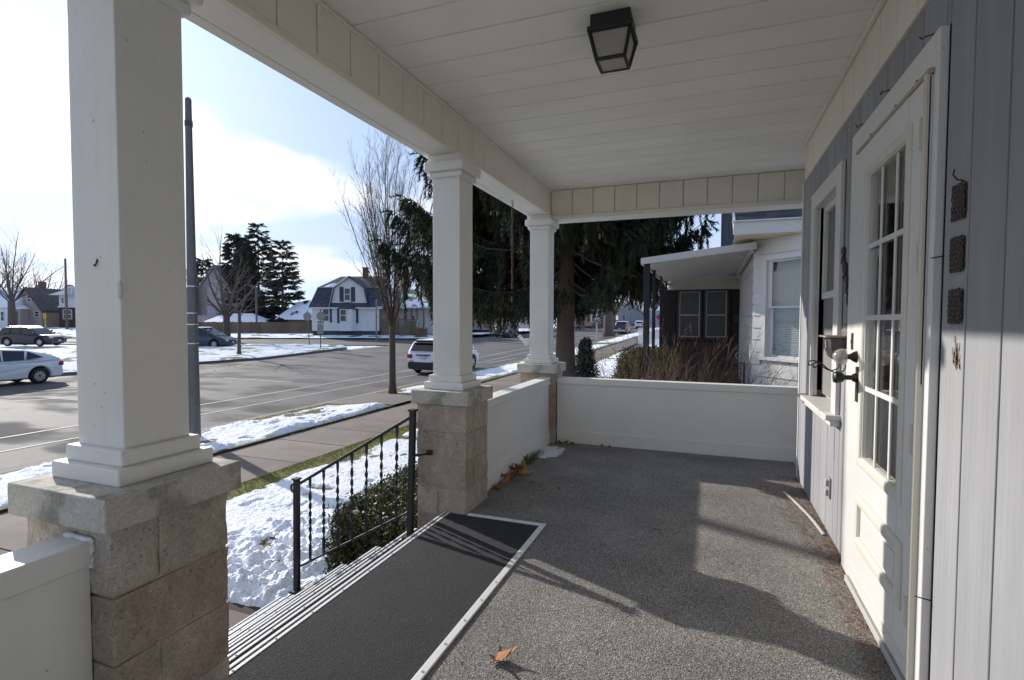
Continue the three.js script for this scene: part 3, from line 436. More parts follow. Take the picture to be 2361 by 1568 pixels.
function leafGeo(size, R, curl) {
  const s = new THREE.Shape(), N = 5, pts = []; for (let i = 0; i < N; i++) { const a = -PI * 0.85 + i / (N - 1) * PI * 1.7, l = size * (1 - 0.18 * Math.abs(i - 2)) * (0.9 + 0.2 * R()); const f = (da, k) => pts.push([Math.sin(a + da) * l * k, Math.cos(a + da) * l * k]); f(-0.26, 0.55); f(-0.14, 0.72); f(-0.1, 0.85); f(0, 1); f(0.1, 0.82); f(0.15, 0.7); f(0.26, 0.52); }
  pts.push([0.01 * size, -size * 0.25], [-0.01 * size, -size * 0.25]);
  s.setFromPoints(pts.map(p => new THREE.Vector2(...p))); let g = new THREE.ExtrudeGeometry(s, { depth: 0.0012, bevelEnabled: false, curveSegments: 2, steps: 1 });
  const p = g.attributes.position; for (let i = 0; i < p.count; i++) { const x = p.getX(i), y = p.getY(i), r = Math.hypot(x, y) / size; p.setZ(i, p.getZ(i) + curl * size * (r * r * 0.6 + 0.25 * Math.abs(x) / size + 0.12 * Math.sin(x / size * 7 + y / size * 5))); }
  g.computeVertexNormals(); g.rotateX(-PI / 2); return g;
}
{
  const R = RNG(77), lm = [[0.36, 0.15, 0.045], [0.28, 0.12, 0.045], [0.20, 0.095, 0.045], [0.34, 0.20, 0.08], [0.16, 0.06, 0.03]].map(c => M(...c, 0.75, { side: THREE.DoubleSide }));
  const put = (x, z, sz, curl, m, label, tiltx = 0, tiltz = 0, y = 0.004) => { const g = leafGeo(sz, R, curl); g.rotateX(tiltx); g.rotateZ(tiltz); g.rotateY(R() * 6.28); g.computeBoundingBox(); const me = sh(new THREE.Mesh(g, lm[m])); me.position.set(x, y - g.boundingBox.min.y, z); me.name = numbered('fallen_leaf'); scene.add(me); tag(me, label, 'leaf', 'fallen leaves on the porch'); };
  put(-0.70, -1.755, 0.07, 0.55, 0, 'large curled orange maple leaf alone on the grey porch floor beside the mat', 0.25, 0.1);
  put(-0.281, -3.214, 0.035, 0.6, 3, 'small tan leaf alone in the middle of the shaded porch floor', 0.2, 0.2);
  const pile = [[-1.44, -3.72, 0.07], [-1.47, -3.86, 0.08], [-1.43, -3.96, 0.08], [-1.38, -3.99, 0.07], [-1.46, -4.08, 0.06], [-1.47, -3.6, 0.05], [-1.44, -3.57, 0.055], [-1.40, -3.83, 0.06], [-1.47, -4.2, 0.05], [-1.48, -4.32, 0.05], [-1.35, -3.86, 0.06], [-1.44, -4.02, 0.07], [-1.47, -3.95, 0.08], [-1.46, -4.5, 0.04], [-1.49, -3.78, 0.06]];
  pile.forEach(([x, z, s], i) => put(x, z, s, 0.7 + R() * 0.5, i % 5, 'dry brown leaf in the drift at the foot of the low wall', (R() - 0.5) * 1.6, (R() - 0.5) * 1.2, 0.002 + (i > 8 ? 0.02 : 0)));
  for (const [x, z, s, m] of [[-1.136, -3.679, 0.04, 3], [-1.16, -3.72, 0.03, 2], [-1.028, -3.742, 0.025, 0], [-1.151, -3.471, 0.03, 3], [-1.25, -3.80, 0.035, 2]]) put(x, z, s, 0.6, m, 'small curled leaf scrap on the shaded floor near the leaf drift', 0.3, 0.2);
  for (const [x, z, s, m] of [[-1.40, -5.13, 0.05, 4], [-1.34, -5.15, 0.045, 2], [-1.28, -5.16, 0.04, 4], [-0.98, -5.17, 0.03, 2], [-0.9, -5.16, 0.03, 4]]) put(x, z, s, 0.8, m, 'dry leaf in the corner at the foot of the long end wall', 0.5, 0.3);
  // patch of old snow in the corner
  const g = new THREE.PlaneGeometry(0.5, 0.75, 60, 80); g.rotateX(-PI / 2); const p = g.attributes.position; for (let i = 0; i < p.count; i++) { const x = p.getX(i), z = p.getZ(i), r = Math.hypot(x / 0.2, z / 0.33); p.setY(i, -0.012 + 0.05 * Math.max(0, 1 - r) * (0.4 + fbm(x * 16, z * 16, 3, 7)) * 1 + 0.012 * (fbm(x * 40, z * 40, 2, 9) - 0.45)); } g.computeVertexNormals(); g.translate(-1.43, 0, -4.78);
  stuff('snow_patch', g, snowM, 'thin patch of old snow on the porch floor by the corner pillar', 'snow');
  // brown needle litter along the wall foot and over the floor
  const t = new THREE.BoxGeometry(0.0022, 0.0012, 0.014), im = new THREE.InstancedMesh(t, M(0.24, 0.11, 0.06, 0.9), 3400), m4 = new THREE.Matrix4(), q = new THREE.Quaternion(), e = new THREE.Euler();
  for (let i = 0; i < 3400; i++) { let x, z; if (i < 2300) { z = -4.7 + R() * 3.1; x = 0.665 - Math.pow(R(), 2) * (0.12 + 0.22 * smooth(-3, -4.6, z)); } else if (i < 2700) { x = -1.5 + R() ** 2 * 0.7; z = -3.2 - R() * 1.9; } else { x = lerp(-0.9, 0.6, R()); z = -1.5 - R() * 3; } e.set((R() - 0.5) * 0.4, R() * 6.28, 0); q.setFromEuler(e); m4.compose(V(x, 0.0035 + R() * 0.003, z), q, V(1, 1, 0.4 + R())); im.setMatrixAt(i, m4); }
  im.name = 'needle_litter'; im.userData.kind = 'stuff'; sh(im); tag(im, 'scattered brown needle litter on the grey porch floor', 'litter'); scene.add(im);
  const bl = new THREE.BufferGeometry(); bl.setAttribute('position', new THREE.Float32BufferAttribute([-0.002, 0, 0, 0.002, 0, 0, 0.004, 0.05, 0.01], 3)); bl.computeVertexNormals();
  const ig = new THREE.InstancedMesh(bl, M(0.10, 0.13, 0.04, 0.8, { side: THREE.DoubleSide }), 260); for (let i = 0; i < 260; i++) { e.set((R() - 0.5) * 0.9, R() * 6.28, (R() - 0.5) * 0.9); q.setFromEuler(e); m4.compose(V(-1.49 + R() * 0.06, 0.0, -4.25 - R() * 0.45), q, V(1, 0.6 + R() * 1.2, 1)); ig.setMatrixAt(i, m4); } ig.name = 'weed_tuft'; ig.userData.kind = 'stuff'; sh(ig); tag(ig, 'green weeds growing from the crack at the low wall foot', 'weeds'); scene.add(ig);
}
// ---------- ground, road, kerbs, pavement, lawns, snow ----------
function patch(a, b, c, d, nu, nv, hf) { // corners [x,z]: a-b along u, a-d along v; uv in metres
  const g = new THREE.PlaneGeometry(1, 1, nu, nv), p = g.attributes.position, uv = g.attributes.uv;
  for (let i = 0; i < p.count; i++) { const u = p.getX(i) + 0.5, v = 0.5 - p.getY(i); const x = lerp(lerp(a[0], b[0], u), lerp(d[0], c[0], u), v), z = lerp(lerp(a[1], b[1], u), lerp(d[1], c[1], u), v); p.setXYZ(i, x, hf(x, z), z); uv.setXY(i, x, z); }
  g.computeVertexNormals(); const n = g.attributes.normal; if (n.getY(0) < 0) { const ix = g.index.array; for (let i = 0; i < ix.length; i += 3) { const t = ix[i]; ix[i] = ix[i + 1]; ix[i + 1] = t; } g.computeVertexNormals(); } return g;
}
const rect = (x0, x1, z0, z1, cell, hf) => patch([x0, z0], [x1, z0], [x1, z1], [x0, z1], Math.max(1, Math.round(Math.abs(x1 - x0) / cell)), Math.max(1, Math.round(Math.abs(z1 - z0) / cell)), hf);
const snowGroundMap = tex(512, (u, v) => { const k = smooth(0.34, 0.44, fbm(u * 14, v * 14, 5, 151, 14)); return [lerp(0.42, 0.93, k), lerp(0.42, 0.94, k), lerp(0.30, 0.96, k)]; }, 14);
const asph = M(0.19, 0.184, 0.178, 1, { map: asphMap, roughnessMap: asphRough, bumpMap: blockBump, bumpScale: 0.004 });
const conc = [0, 1, 2].map(k => M(0.255 + 0.025 * k, 0.215 + 0.022 * k, 0.19 + 0.02 * k, 0.9, { map: concMap, bumpMap: blockBump, bumpScale: 0.002 }));
const kerbM = M(0.36, 0.34, 0.31, 0.9, { map: concMap }), grassM = M(0.52, 0.50, 0.40, 0.95, { map: grassMap }), soilM = M(0.045, 0.032, 0.022, 0.95);
struct('ground', rect(-600, 500, 200, -700, 10, (x, z) => T(x, z) - 0.07), M(0.8, 0.82, 0.85, 0.9, { map: snowGroundMap }));
struct('main_road', patch([-27.9, 40], [-10.9, 40], [-10.9, -420], [-27.9, -420], 8, 230, (x, z) => T(x, z)), asph);
const EX = -AZ, EZ = AX; // the side street's direction
const sl = (s, l) => [AX * s + EX * l, AZ * s + EZ * l];
struct('side_street', patch(sl(49.5, -75), sl(49.5, -11.2), sl(60, -6.5), sl(60, -75), 40, 8, (x, z) => T(x, z) + 0.004), asph);
// painted lines
const paintW = M(0.62, 0.61, 0.58, 0.8, { map: blockMap }), paintY = M(0.55, 0.36, 0.10, 0.8, { map: blockMap });
function line(a, b, w, m) { const d = V(b.x - a.x, 0, b.z - a.z).normalize(), n = V(-d.z, 0, d.x).multiplyScalar(w / 2); const o = struct('road_marking', patch([a.x - n.x, a.z - n.z], [a.x + n.x, a.z + n.z], [b.x + n.x, b.z + n.z], [b.x - n.x, b.z - n.z], 1, 24, (x, z) => T(x, z) + 0.008), m); return o; }
line(V(-14.55, 0, 10), V(-15.2, 0, -90), 0.12, paintW); line(V(-13.05, 0, 10), V(-13.6, 0, -90), 0.1, paintW);
line(G(300, 893), G(600, 832), 0.14, paintY);
for (const [x0, y0, x1, y1] of [[516, 872, 672, 882], [440, 846, 540, 848], [440, 852, 506, 855], [1120, 838, 1190, 826], [60, 903, 200, 895], [20, 926, 180, 916]]) line(G(x0, y0), G(x1, y1), 0.12, paintW);
// near kerb, verge, pavement slabs, lawn
const vergeY = x => lerp(-1.262, -1.165, smooth(-10.7, -8.6, x)), lawnY = x => lerp(-1.215, -1.065, smooth(-6.5, -2.2, x));
const dT = (x, z) => T(x, z) + 1.4;
struct('kerb', [rect(-10.95, -10.75, 30, -200, 4, (x, z) => T(x, z) + 0.138), patch([-10.945, 30], [-10.95, 30], [-10.95, -200], [-10.945, -200], 1, 60, (x, z) => T(x, z) + (x < -10.9475 ? -0.02 : 0.138))], kerbM);
struct('verge', rect(-10.75, -8.35, 30, -200, 1.2, (x, z) => vergeY(x) + dT(x, z)), grassM);
struct('soil_edge', bx(-8.352, -8.345, -1.3, -1.166, -12.75, 30), soilM);
const swk = struct('pavement', rect(-8.36, -6.54, 30, -200, 2, (x, z) => -1.235 + dT(x, z)), soilM);
for (let k = -6; k < 60; k++) { const z1 = -7.13 - 1.28 * (k - 4), z0 = z1 - 1.265, d = dT(-7.4, z0 + 0.6); const me = sh(new THREE.Mesh(bx(-8.34, -6.56, -1.30 + d, -1.21 + d + 0.004 * h2(k, 3, 1), z0, z1, 0.006), conc[(k * 5 + 7 * 6) % 3])); me.name = 'slab'; swk.add(me); }
struct('lawn', rect(-6.55, 1.5, -3.06, -40, 0.8, (x, z) => lawnY(x) + dT(x, z)), grassM);
struct('lawn', rect(-6.55, -1.6, 8, -1.25, 0.8, (x, z) => lawnY(x)), grassM);
struct('front_walk', bx(-6.56, -2.9, -1.25, -1.05, -3.06, -1.2, 0.01), conc[1]);
struct('driveway_apron', rect(-10.75, -8.35, -12.75, -15.1, 0.4, (x, z) => vergeY(x) + 0.012 + dT(x, z)), M(0.30, 0.28, 0.26, 0.9, { map: asphMap }));
struct('flower_bed', rect(-3.2, -1.75, -3.08, -5.8, 0.4, (x, z) => lawnY(x) + 0.012 + 0.03 * fbm(x * 6, z * 6, 3)), soilM);
struct('flower_bed', rect(-6.5, -3.2, -3.065, -3.32, 0.25, (x, z) => lawnY(x) + 0.014 + 0.03 * fbm(x * 6, z * 6, 3)), soilM);
// snow: real sheets whose thin places dip under the grass
function snowSheet(label, x0, x1, z0, z1, cell, base, amount, lump) {
  const g = rect(x0, x1, z0, z1, cell, (x, z) => {
    const ed = Math.min(smooth(0, 0.35, x - x0), smooth(0, 0.35, x1 - x), smooth(0, 0.14, Math.max(z0, z1) - z), smooth(0, 0.3, z - Math.min(z0, z1)));
    const n = fbm(x * 0.9 + 3, z * 0.9, 4, 201), b1 = Math.abs(2 * vn(x * 6.3, z * 6.3, 203) - 1), b2 = Math.abs(2 * vn(x * 13, z * 13, 205) - 1), f = fbm(x * 22, z * 22, 3, 207) - 0.5;
    const l = lump(x, z), a = amount(x, z);
    const pit = 0.075 * smooth(0.70, 0.86, vn(x * 4.3, z * 4.3, 211)) * smooth(0.4, 0.6, fbm(x * 1.7, z * 1.7, 2, 213)), b3 = Math.abs(2 * vn(x * 27, z * 27, 215) - 1);
    const t = a * (0.25 + 1.4 * (n - 0.28)) * ed + l * (0.5 * b1 * b1 + 0.42 * b2 + 0.16 * b3) * ed * (0.25 + 1.1 * smooth(0.38, 0.62, fbm(x * 1.3 + 9, z * 1.3, 3, 217))) + (0.012 + 0.28 * l) * f - pit - 0.03 - 0.05 * (1 - ed);
    return base(x, z) + Math.max(-0.05, t);
  });
  return stuff('snow_cover', g, snowM, label, 'snow');
}
snowSheet('lumpy melting snow over the front lawn below the stair railing', -6.35, -1.9, -3.1, -9.5, 0.018, x => lawnY(x), (x, z) => 0.10 + 0.05 * smooth(-5.5, -3, x) - 0.03 * smooth(-5, -9, z), (x, z) => lerp(0.022, 0.125, smooth(-5.6, -3.6, x) * smooth(-7, -4, z)));
snowSheet('patchy snow on the lawn round the big spruce', -6.3, -1.2, -9.5, -39.5, 0.08, (x, z) => lawnY(x) + dT(x, z), () => 0.16, () => 0.025);
snowSheet('snow bank on the verge beside the steel pole', -10.65, -8.24, 6, -12.7, 0.035, x => vergeY(x), (x, z) => 0.15 - 0.085 * smooth(-9, -12.5, z) * smooth(-8.6, -9.6, x) , () => 0.045);
snowSheet('thin broken snow on the grass round the street tree', -10.65, -8.38, -15.2, -21, 0.04, (x, z) => vergeY(x), (x, z) => 0.078 + 0.03 * smooth(-16, -20, z), () => 0.012);
snowSheet('shaded snow on the verge beyond the white car', -10.7, -8.36, -21, -48, 0.09, (x, z) => vergeY(x) + dT(x, z), () => 0.14, () => 0.03);
snowSheet('sunlit snow on the verge down the street', -10.7, -8.36, -52, -130, 0.25, (x, z) => vergeY(x) + dT(x, z), () => 0.14, () => 0.03);
{ // kerbed corner plot across the road, side street behind it
  const F = [[118, 868], [180, 864], [300, 853.5], [430, 842], [520, 835.5], [601, 829.5], [680, 820], [735, 813.5], [772, 808.5], [800, 804.5]], B = [[150, 815], [205, 806], [300, 801], [430, 799], [520, 798], [601, 797.5], [680, 797.5], [735, 798.5], [775, 800], [800, 803.5]];
  const n = F.length, pos = [], uv = [], idx = [], m = 26, H = (x, z) => T(x, z) + 0.14; const at2 = (A, u) => { const f = u * (n - 1), i = Math.min(n - 2, Math.floor(f)), q = f - i; const P0 = A[i], P1 = A[i + 1]; return G(lerp(P0[0], P1[0], q), lerp(P0[1], P1[1], q)); };
  const N = 120, front = [];
  for (let i = 0; i <= N; i++) { const a = at2(F, i / N), b = at2(B, i / N); front.push(a); for (let j = 0; j <= m; j++) { const v = j / m, x = lerp(a.x, b.x, v), z = lerp(a.z, b.z, v), e = smooth(0, 0.06, v) * smooth(0, 0.05, 1 - v) * smooth(0, 0.03, i / N) * smooth(0, 0.05, 1 - i / N); const path = Math.abs(v - 0.42) < 0.06 ? 0.10 : 0; pos.push(x, H(x, z) + e * (0.16 * fbm(x * 0.8, z * 0.8, 4, 9) - path * 0.9), z); uv.push(x, z); if (i && j) { const q = i * (m + 1) + j; idx.push(q, q - 1, q - m - 2, q, q - m - 2, q - m - 1); } } }
  const g = new THREE.BufferGeometry(); g.setAttribute('position', new THREE.Float32BufferAttribute(pos, 3)); g.setAttribute('uv', new THREE.Float32BufferAttribute(uv, 2)); g.setIndex(idx); g.computeVertexNormals(); if (g.attributes.normal.getY(200) < 0) { for (let i = 0; i < idx.length; i += 3) { const t = idx[i]; idx[i] = idx[i + 1]; idx[i + 1] = t; } g.setIndex(idx); g.computeVertexNormals(); }
  struct('corner_plot', g, M(0.80, 0.82, 0.85, 0.9, { map: snowGroundMap, bumpMap: snowBump, bumpScale: 0.05 }));
  const kp = [], ki = []; front.forEach((p, i) => { kp.push(p.x, T(p.x, p.z) - 0.02, p.z, p.x, T(p.x, p.z) + 0.15, p.z); if (i) { const q = i * 2; ki.push(q - 2, q, q - 1, q, q + 1, q - 1); } });
  const kg = new THREE.BufferGeometry(); kg.setAttribute('position', new THREE.Float32BufferAttribute(kp, 3)); kg.setIndex(ki); kg.computeVertexNormals(); struct('kerb', kg, M(0.12, 0.11, 0.10, 0.9, { side: THREE.DoubleSide }));
  // far banks: beyond the side street and along the far side of the main road
  struct('far_bank', patch(sl(60.2, -90), sl(60.2, -7), sl(90, 8), sl(90, -120), 90, 36, (x, z) => { const s = AX * x + AZ * z; return T(x, z) + 0.1 + 0.25 * smooth(60.2, 63.5, s) + 0.10 * fbm(x * 0.7, z * 0.7, 4, 3); }), M(0.84, 0.86, 0.9, 0.9, { map: snowGroundMap, bumpMap: snowBump, bumpScale: 0.02 }));
  struct('far_bank', patch([-27.9, -62], [-38, -62], [-60, -300], [-27.9, -300], 10, 110, (x, z) => T(x, z) + 0.13 + 0.12 * fbm(x * 0.7, z * 0.7, 4, 3)), M(0.84, 0.86, 0.9, 0.9, { bumpMap: snowBump, bumpScale: 0.02 }));
}
{ // grass showing along the edges and in the thaw holes
  const R = RNG(5), bl = new THREE.BufferGeometry(); bl.setAttribute('position', new THREE.Float32BufferAttribute([-0.003, 0, 0, 0.003, 0, 0, 0.006, 0.045, 0.012, 0.004, 0, 0.004, 0.009, 0, 0.001, -0.006, 0.035, -0.01, -0.006, 0, -0.004, -0.002, 0, -0.006, -0.012, 0.03, 0.008], 3)); bl.computeVertexNormals();
  const N = 26000, im = new THREE.InstancedMesh(bl, M(1, 1, 1, 0.85, { side: THREE.DoubleSide }), N), m4 = new THREE.Matrix4(), q = new THREE.Quaternion(), e = new THREE.Euler(), c = new THREE.Color();
  for (let i = 0; i < N; i++) {
    let x, z, y; const k = R();
    if (k < 0.45) { x = -6.53 + Math.pow(R(), 1.6) * 0.7; z = -3.1 - R() * 12; y = lawnY(x); } else if (k < 0.6) { x = -6.4 + R() * 4.3; z = -3.2 - R() * 7; y = lawnY(x); } else if (k < 0.8) { x = -10.72 + R() * 2.3; z = -10 - R() * 2.7; y = vergeY(x); } else { x = -10.72 + R() * 2.3; z = -15.2 - R() * 6; y = vergeY(x); }
    e.set((R() - 0.5) * 1.1, R() * 6.28, (R() - 0.5) * 1.1); q.setFromEuler(e); m4.compose(V(x, y - 0.004, z), q, V(1, 0.5 + R() * 0.9, 1)); im.setMatrixAt(i, m4); const d = R(); im.setColorAt(i, c.setRGB(lerp(0.20, 0.42, d), lerp(0.25, 0.36, d), lerp(0.05, 0.11, d)));
  }
  im.name = 'grass'; im.userData.kind = 'stuff'; sh(im); tag(im, 'green and straw grass showing at the snow edges', 'grass'); scene.add(im);
  // a few brown leaves in the lawn snow
  for (const [px, py] of [[612, 1262], [628, 1255], [752, 1182], [640, 1308], [705, 1150]]) { const p = onY(px, py, -1.02), g = leafGeo(0.07, R, 0.8); g.rotateX((R() - 0.5)); g.rotateY(R() * 6); g.computeBoundingBox(); const me = sh(new THREE.Mesh(g, M(0.16, 0.075, 0.04, 0.8, { side: THREE.DoubleSide }))); me.position.set(p.x, -0.97, p.z); me.name = numbered('fallen_leaf'); scene.add(me); tag(me, 'brown leaf lying in the lumpy lawn snow', 'leaf', 'leaves in the lawn snow'); }
}
// ---------- trees and shrubs ----------
const barkM = M(0.16, 0.14, 0.12, 0.95, { map: barkMap, bumpMap: barkMap, bumpScale: 0.01 }), barkDark = barkM, twigM = M(0.11, 0.085, 0.07, 0.9);
const dirOf = (az, el) => V(Math.cos(az) * Math.cos(el), Math.sin(el), Math.sin(az) * Math.cos(el));
function grow(tb, R, p, d, len, rad, lev, o) {
  const n = lev > 1 ? 6 : 4, pts = [p.clone()], rs = [rad]; let q = p.clone(), dd = d.clone();
  for (let i = 1; i <= n; i++) { dd.add(V(R() - 0.5, R() - 0.5 + o.up, R() - 0.5).multiplyScalar(o.wob)).normalize(); q = q.clone().addScaledVector(dd, len / n); pts.push(q); rs.push(rad * lerp(1, o.tip, i / n)); }
  tb.add(pts, rs, rad > 0.05 ? 8 : rad > 0.015 ? 5 : 3);
  if (lev <= 0) return;
  const c = o.kids[lev] ?? 4;
  for (let i = 0; i < c; i++) {
    const f = o.start + (1 - o.start) * (i + R()) / c, k = Math.min(n - 1, Math.floor(f * n)), a = pts[k].clone().lerp(pts[k + 1], f * n - k), bd = pts[k + 1].clone().sub(pts[k]).normalize();
    const perp = V(R() - 0.5, R() - 0.5, R() - 0.5).cross(bd).normalize(), sp = o.spread * (0.7 + 0.6 * R());
    grow(tb, R, a, bd.multiplyScalar(Math.cos(sp)).addScaledVector(perp, Math.sin(sp)).normalize(), len * o.ratio * (0.65 + 0.6 * R()) * (1 - 0.45 * f), Math.max(0.0032, lerp(rad, rad * o.tip, f) * o.rr), lev - 1, o);
  }
}
function bareTree(name, label, base, o, group) {
  const t = thing(name, label, 'tree', base, group), R = RNG(o.seed);
  const tk = new Tubes(), tp = [], tr = []; const H = o.trunk; for (let i = 0; i <= 6; i++) { const f = i / 6; tp.push(V(base.x + o.lean[0] * f + (R() - 0.5) * 0.03 * H * 0.1, base.y - 0.05 + H * f, base.z + o.lean[1] * f)); tr.push(o.r * (i === 0 ? 1.45 : lerp(1.05, 0.85, f))); }
  tk.add(tp, tr, 12); P('trunk', tk.geo(), o.bark || barkM, t);
  const tb = new Tubes(), top = tp[6];
  for (let i = 0; i < o.limbs; i++) { const az = i / o.limbs * 6.283 + R() * 0.5, el = lerp(o.el[0], o.el[1], R()), f = 0.86 + 0.14 * R(), s = tp[5].clone().lerp(top, (f - 0.833) * 6); grow(tb, R, s, dirOf(az, el), o.len * (0.75 + 0.4 * R()) * (0.7 + 0.3 * Math.sin(el)), o.r * o.lr * (0.7 + 0.5 * R()), o.lev, o); }
  P('crown', tb.geo(), o.bark2 || twigM, t); return t;
}
{
  const b = G(905, 907, 0.17);
  bareTree('street_tree', 'slender bare street tree with upswept branches on the verge before the road', V(b.x, vergeY(b.x), b.z), { seed: 11, trunk: 2.35, lean: [0, 0], r: 0.115, limbs: 20, el: [1.08, 1.5], len: 5.4, lr: 0.26, lev: 3, kids: [0, 4, 6, 10], start: 0.1, spread: 0.40, ratio: 0.46, rr: 0.6, tip: 0.26, wob: 0.15, up: 0.30, bark: barkDark, bark2: barkDark });
  const b2 = G(551, 818, 0.17);
  bareTree('young_street_tree', 'thin young bare tree in the snowy corner plot across the road', b2, { seed: 4, trunk: 2.9, lean: [0.1, 0], r: 0.11, limbs: 8, el: [0.25, 0.9], len: 3.6, lr: 0.26, lev: 3, kids: [0, 3, 4, 6], start: 0.15, spread: 0.55, ratio: 0.5, rr: 0.55, tip: 0.25, wob: 0.18, up: 0.12 });
  const b3 = at(523, 789, 55); b3.y = T(b3.x, b3.z) + 0.1;
  bareTree('maple_tree', 'spreading bare maple standing before the wooden fence', b3, { seed: 19, trunk: 2.6, lean: [0, 0], r: 0.36, limbs: 7, el: [0.5, 1.3], len: 8.2, lr: 0.4, lev: 3, kids: [0, 4, 6, 8], start: 0.2, spread: 0.6, ratio: 0.52, rr: 0.42, tip: 0.2, wob: 0.2, up: 0.1 });
  const b4 = at(28, 762, 78); b4.y = T(b4.x, b4.z) + 0.2;
  bareTree('maple_tree', 'tall bare maple in front of the cream gabled house', b4, { seed: 31, trunk: 4.5, lean: [0, 0], r: 0.5, limbs: 13, el: [0.6, 1.5], len: 9.8, lr: 0.24, lev: 3, kids: [0, 5, 6, 10], start: 0.15, spread: 0.55, ratio: 0.55, rr: 0.42, tip: 0.2, wob: 0.18, up: 0.16 });
  let sd = 40; for (const [x, s, l, lab] of [[95, 105, 8, 'distant bare tree behind the dark roofed house'], [125, 108, 7, 'distant bare tree left of the wooden utility pole'], [-25, 90, 10, 'bare tree at the end of the white house']]) { const q = at(x, 760, s); q.y = T(q.x, q.z); bareTree('bare_tree', lab, q, { seed: sd++, trunk: 4, lean: [0, 0], r: 0.35, limbs: 9, el: [0.4, 1.4], len: l, lr: 0.5, lev: 2, kids: [0, 6, 9], start: 0.2, spread: 0.6, ratio: 0.5, rr: 0.5, tip: 0.2, wob: 0.2, up: 0.1 }, 'distant bare trees'); }
  // street trees down the road on the right
  const b5 = at(1403, 779, 66); b5.y = vergeY(-9) + dT(b5.x, b5.z);
  const t5 = bareTree('forked_street_tree', 'thick bare street tree with a leaning limb behind the bicycle sign', b5, { seed: 57, trunk: 4.6, lean: [0, 0], r: 0.62, limbs: 6, el: [0.8, 1.4], len: 8, lr: 0.5, lev: 3, kids: [0, 4, 4, 6], start: 0.2, spread: 0.5, ratio: 0.5, rr: 0.5, tip: 0.2, wob: 0.2, up: 0.12, bark2: barkM });
  const c1 = at(1408, 735, 66), c2 = at(1450, 660, 66); P('leaning_limb', tube([c1, c1.clone().lerp(c2, 0.5).add(V(0.1, -0.2, 0)), c2, at(1462, 600, 66)], [0.33, 0.28, 0.22, 0.12], 8), barkM, t5);
  for (const [x, s, l, h] of [[1525, 120, 11, 5], [1508, 150, 10, 5], [1540, 95, 9, 4], [1470, 190, 12, 5], [1350, 170, 12, 5], [1590, 130, 11, 5]]) { const q = at(x, 760, s); q.y = T(q.x, q.z); bareTree('bare_tree', 'bare street tree far down the road beyond the awning posts', q, { seed: sd++, trunk: h, lean: [0, 0], r: 0.4, limbs: 8, el: [0.5, 1.4], len: l, lr: 0.5, lev: 2, kids: [0, 6, 9], start: 0.2, spread: 0.55, ratio: 0.5, rr: 0.5, tip: 0.2, wob: 0.2, up: 0.1, bark: barkM }, 'bare trees far down the road'); }
}
// needle sprig: a thin drooping spray of small leaf-sized faces
function sprig(len, w, n, seed) { const R = RNG(seed), pos = []; for (let i = 0; i < n; i++) { const f = (i + R()) / n, a = R() * 6.283, l = w * (1 - 0.6 * f) * (0.7 + 0.6 * R()), y = -f * len, dx = Math.cos(a), dz = Math.sin(a), h = len * 0.09, k = w * 0.16; pos.push(dx * -0.003 - dz * k, y + h * 0.4, dz * -0.003 + dx * k, dx * -0.003 + dz * k, y - h * 0.3, dz * -0.003 - dx * k, dx * l, y - h * 1.6 - l * 0.5, dz * l); } const g = new THREE.BufferGeometry(); g.setAttribute('position', new THREE.Float32BufferAttribute(pos, 3)); g.computeVertexNormals(); return g; }
function foliage(name, geo, mat, list, parent, cols) { // list of [pos, quaternion, scale(, colour index)]
  const im = new THREE.InstancedMesh(geo, mat, list.length), m4 = new THREE.Matrix4(), o = offs.get(parent) || V(0, 0, 0); list.forEach((e, i) => { m4.compose(e[0].clone().sub(o), e[1], e[2]); im.setMatrixAt(i, m4); if (cols) im.setColorAt(i, cols[e[3] || 0]); }); im.name = name; im.userData.kind = 'stuff'; sh(im); parent.add(im); return im;
}
const leafSide = { side: THREE.DoubleSide };
const DOWN = V(0, -1, 0), quat = d => new THREE.Quaternion().setFromUnitVectors(DOWN, d.clone().normalize());
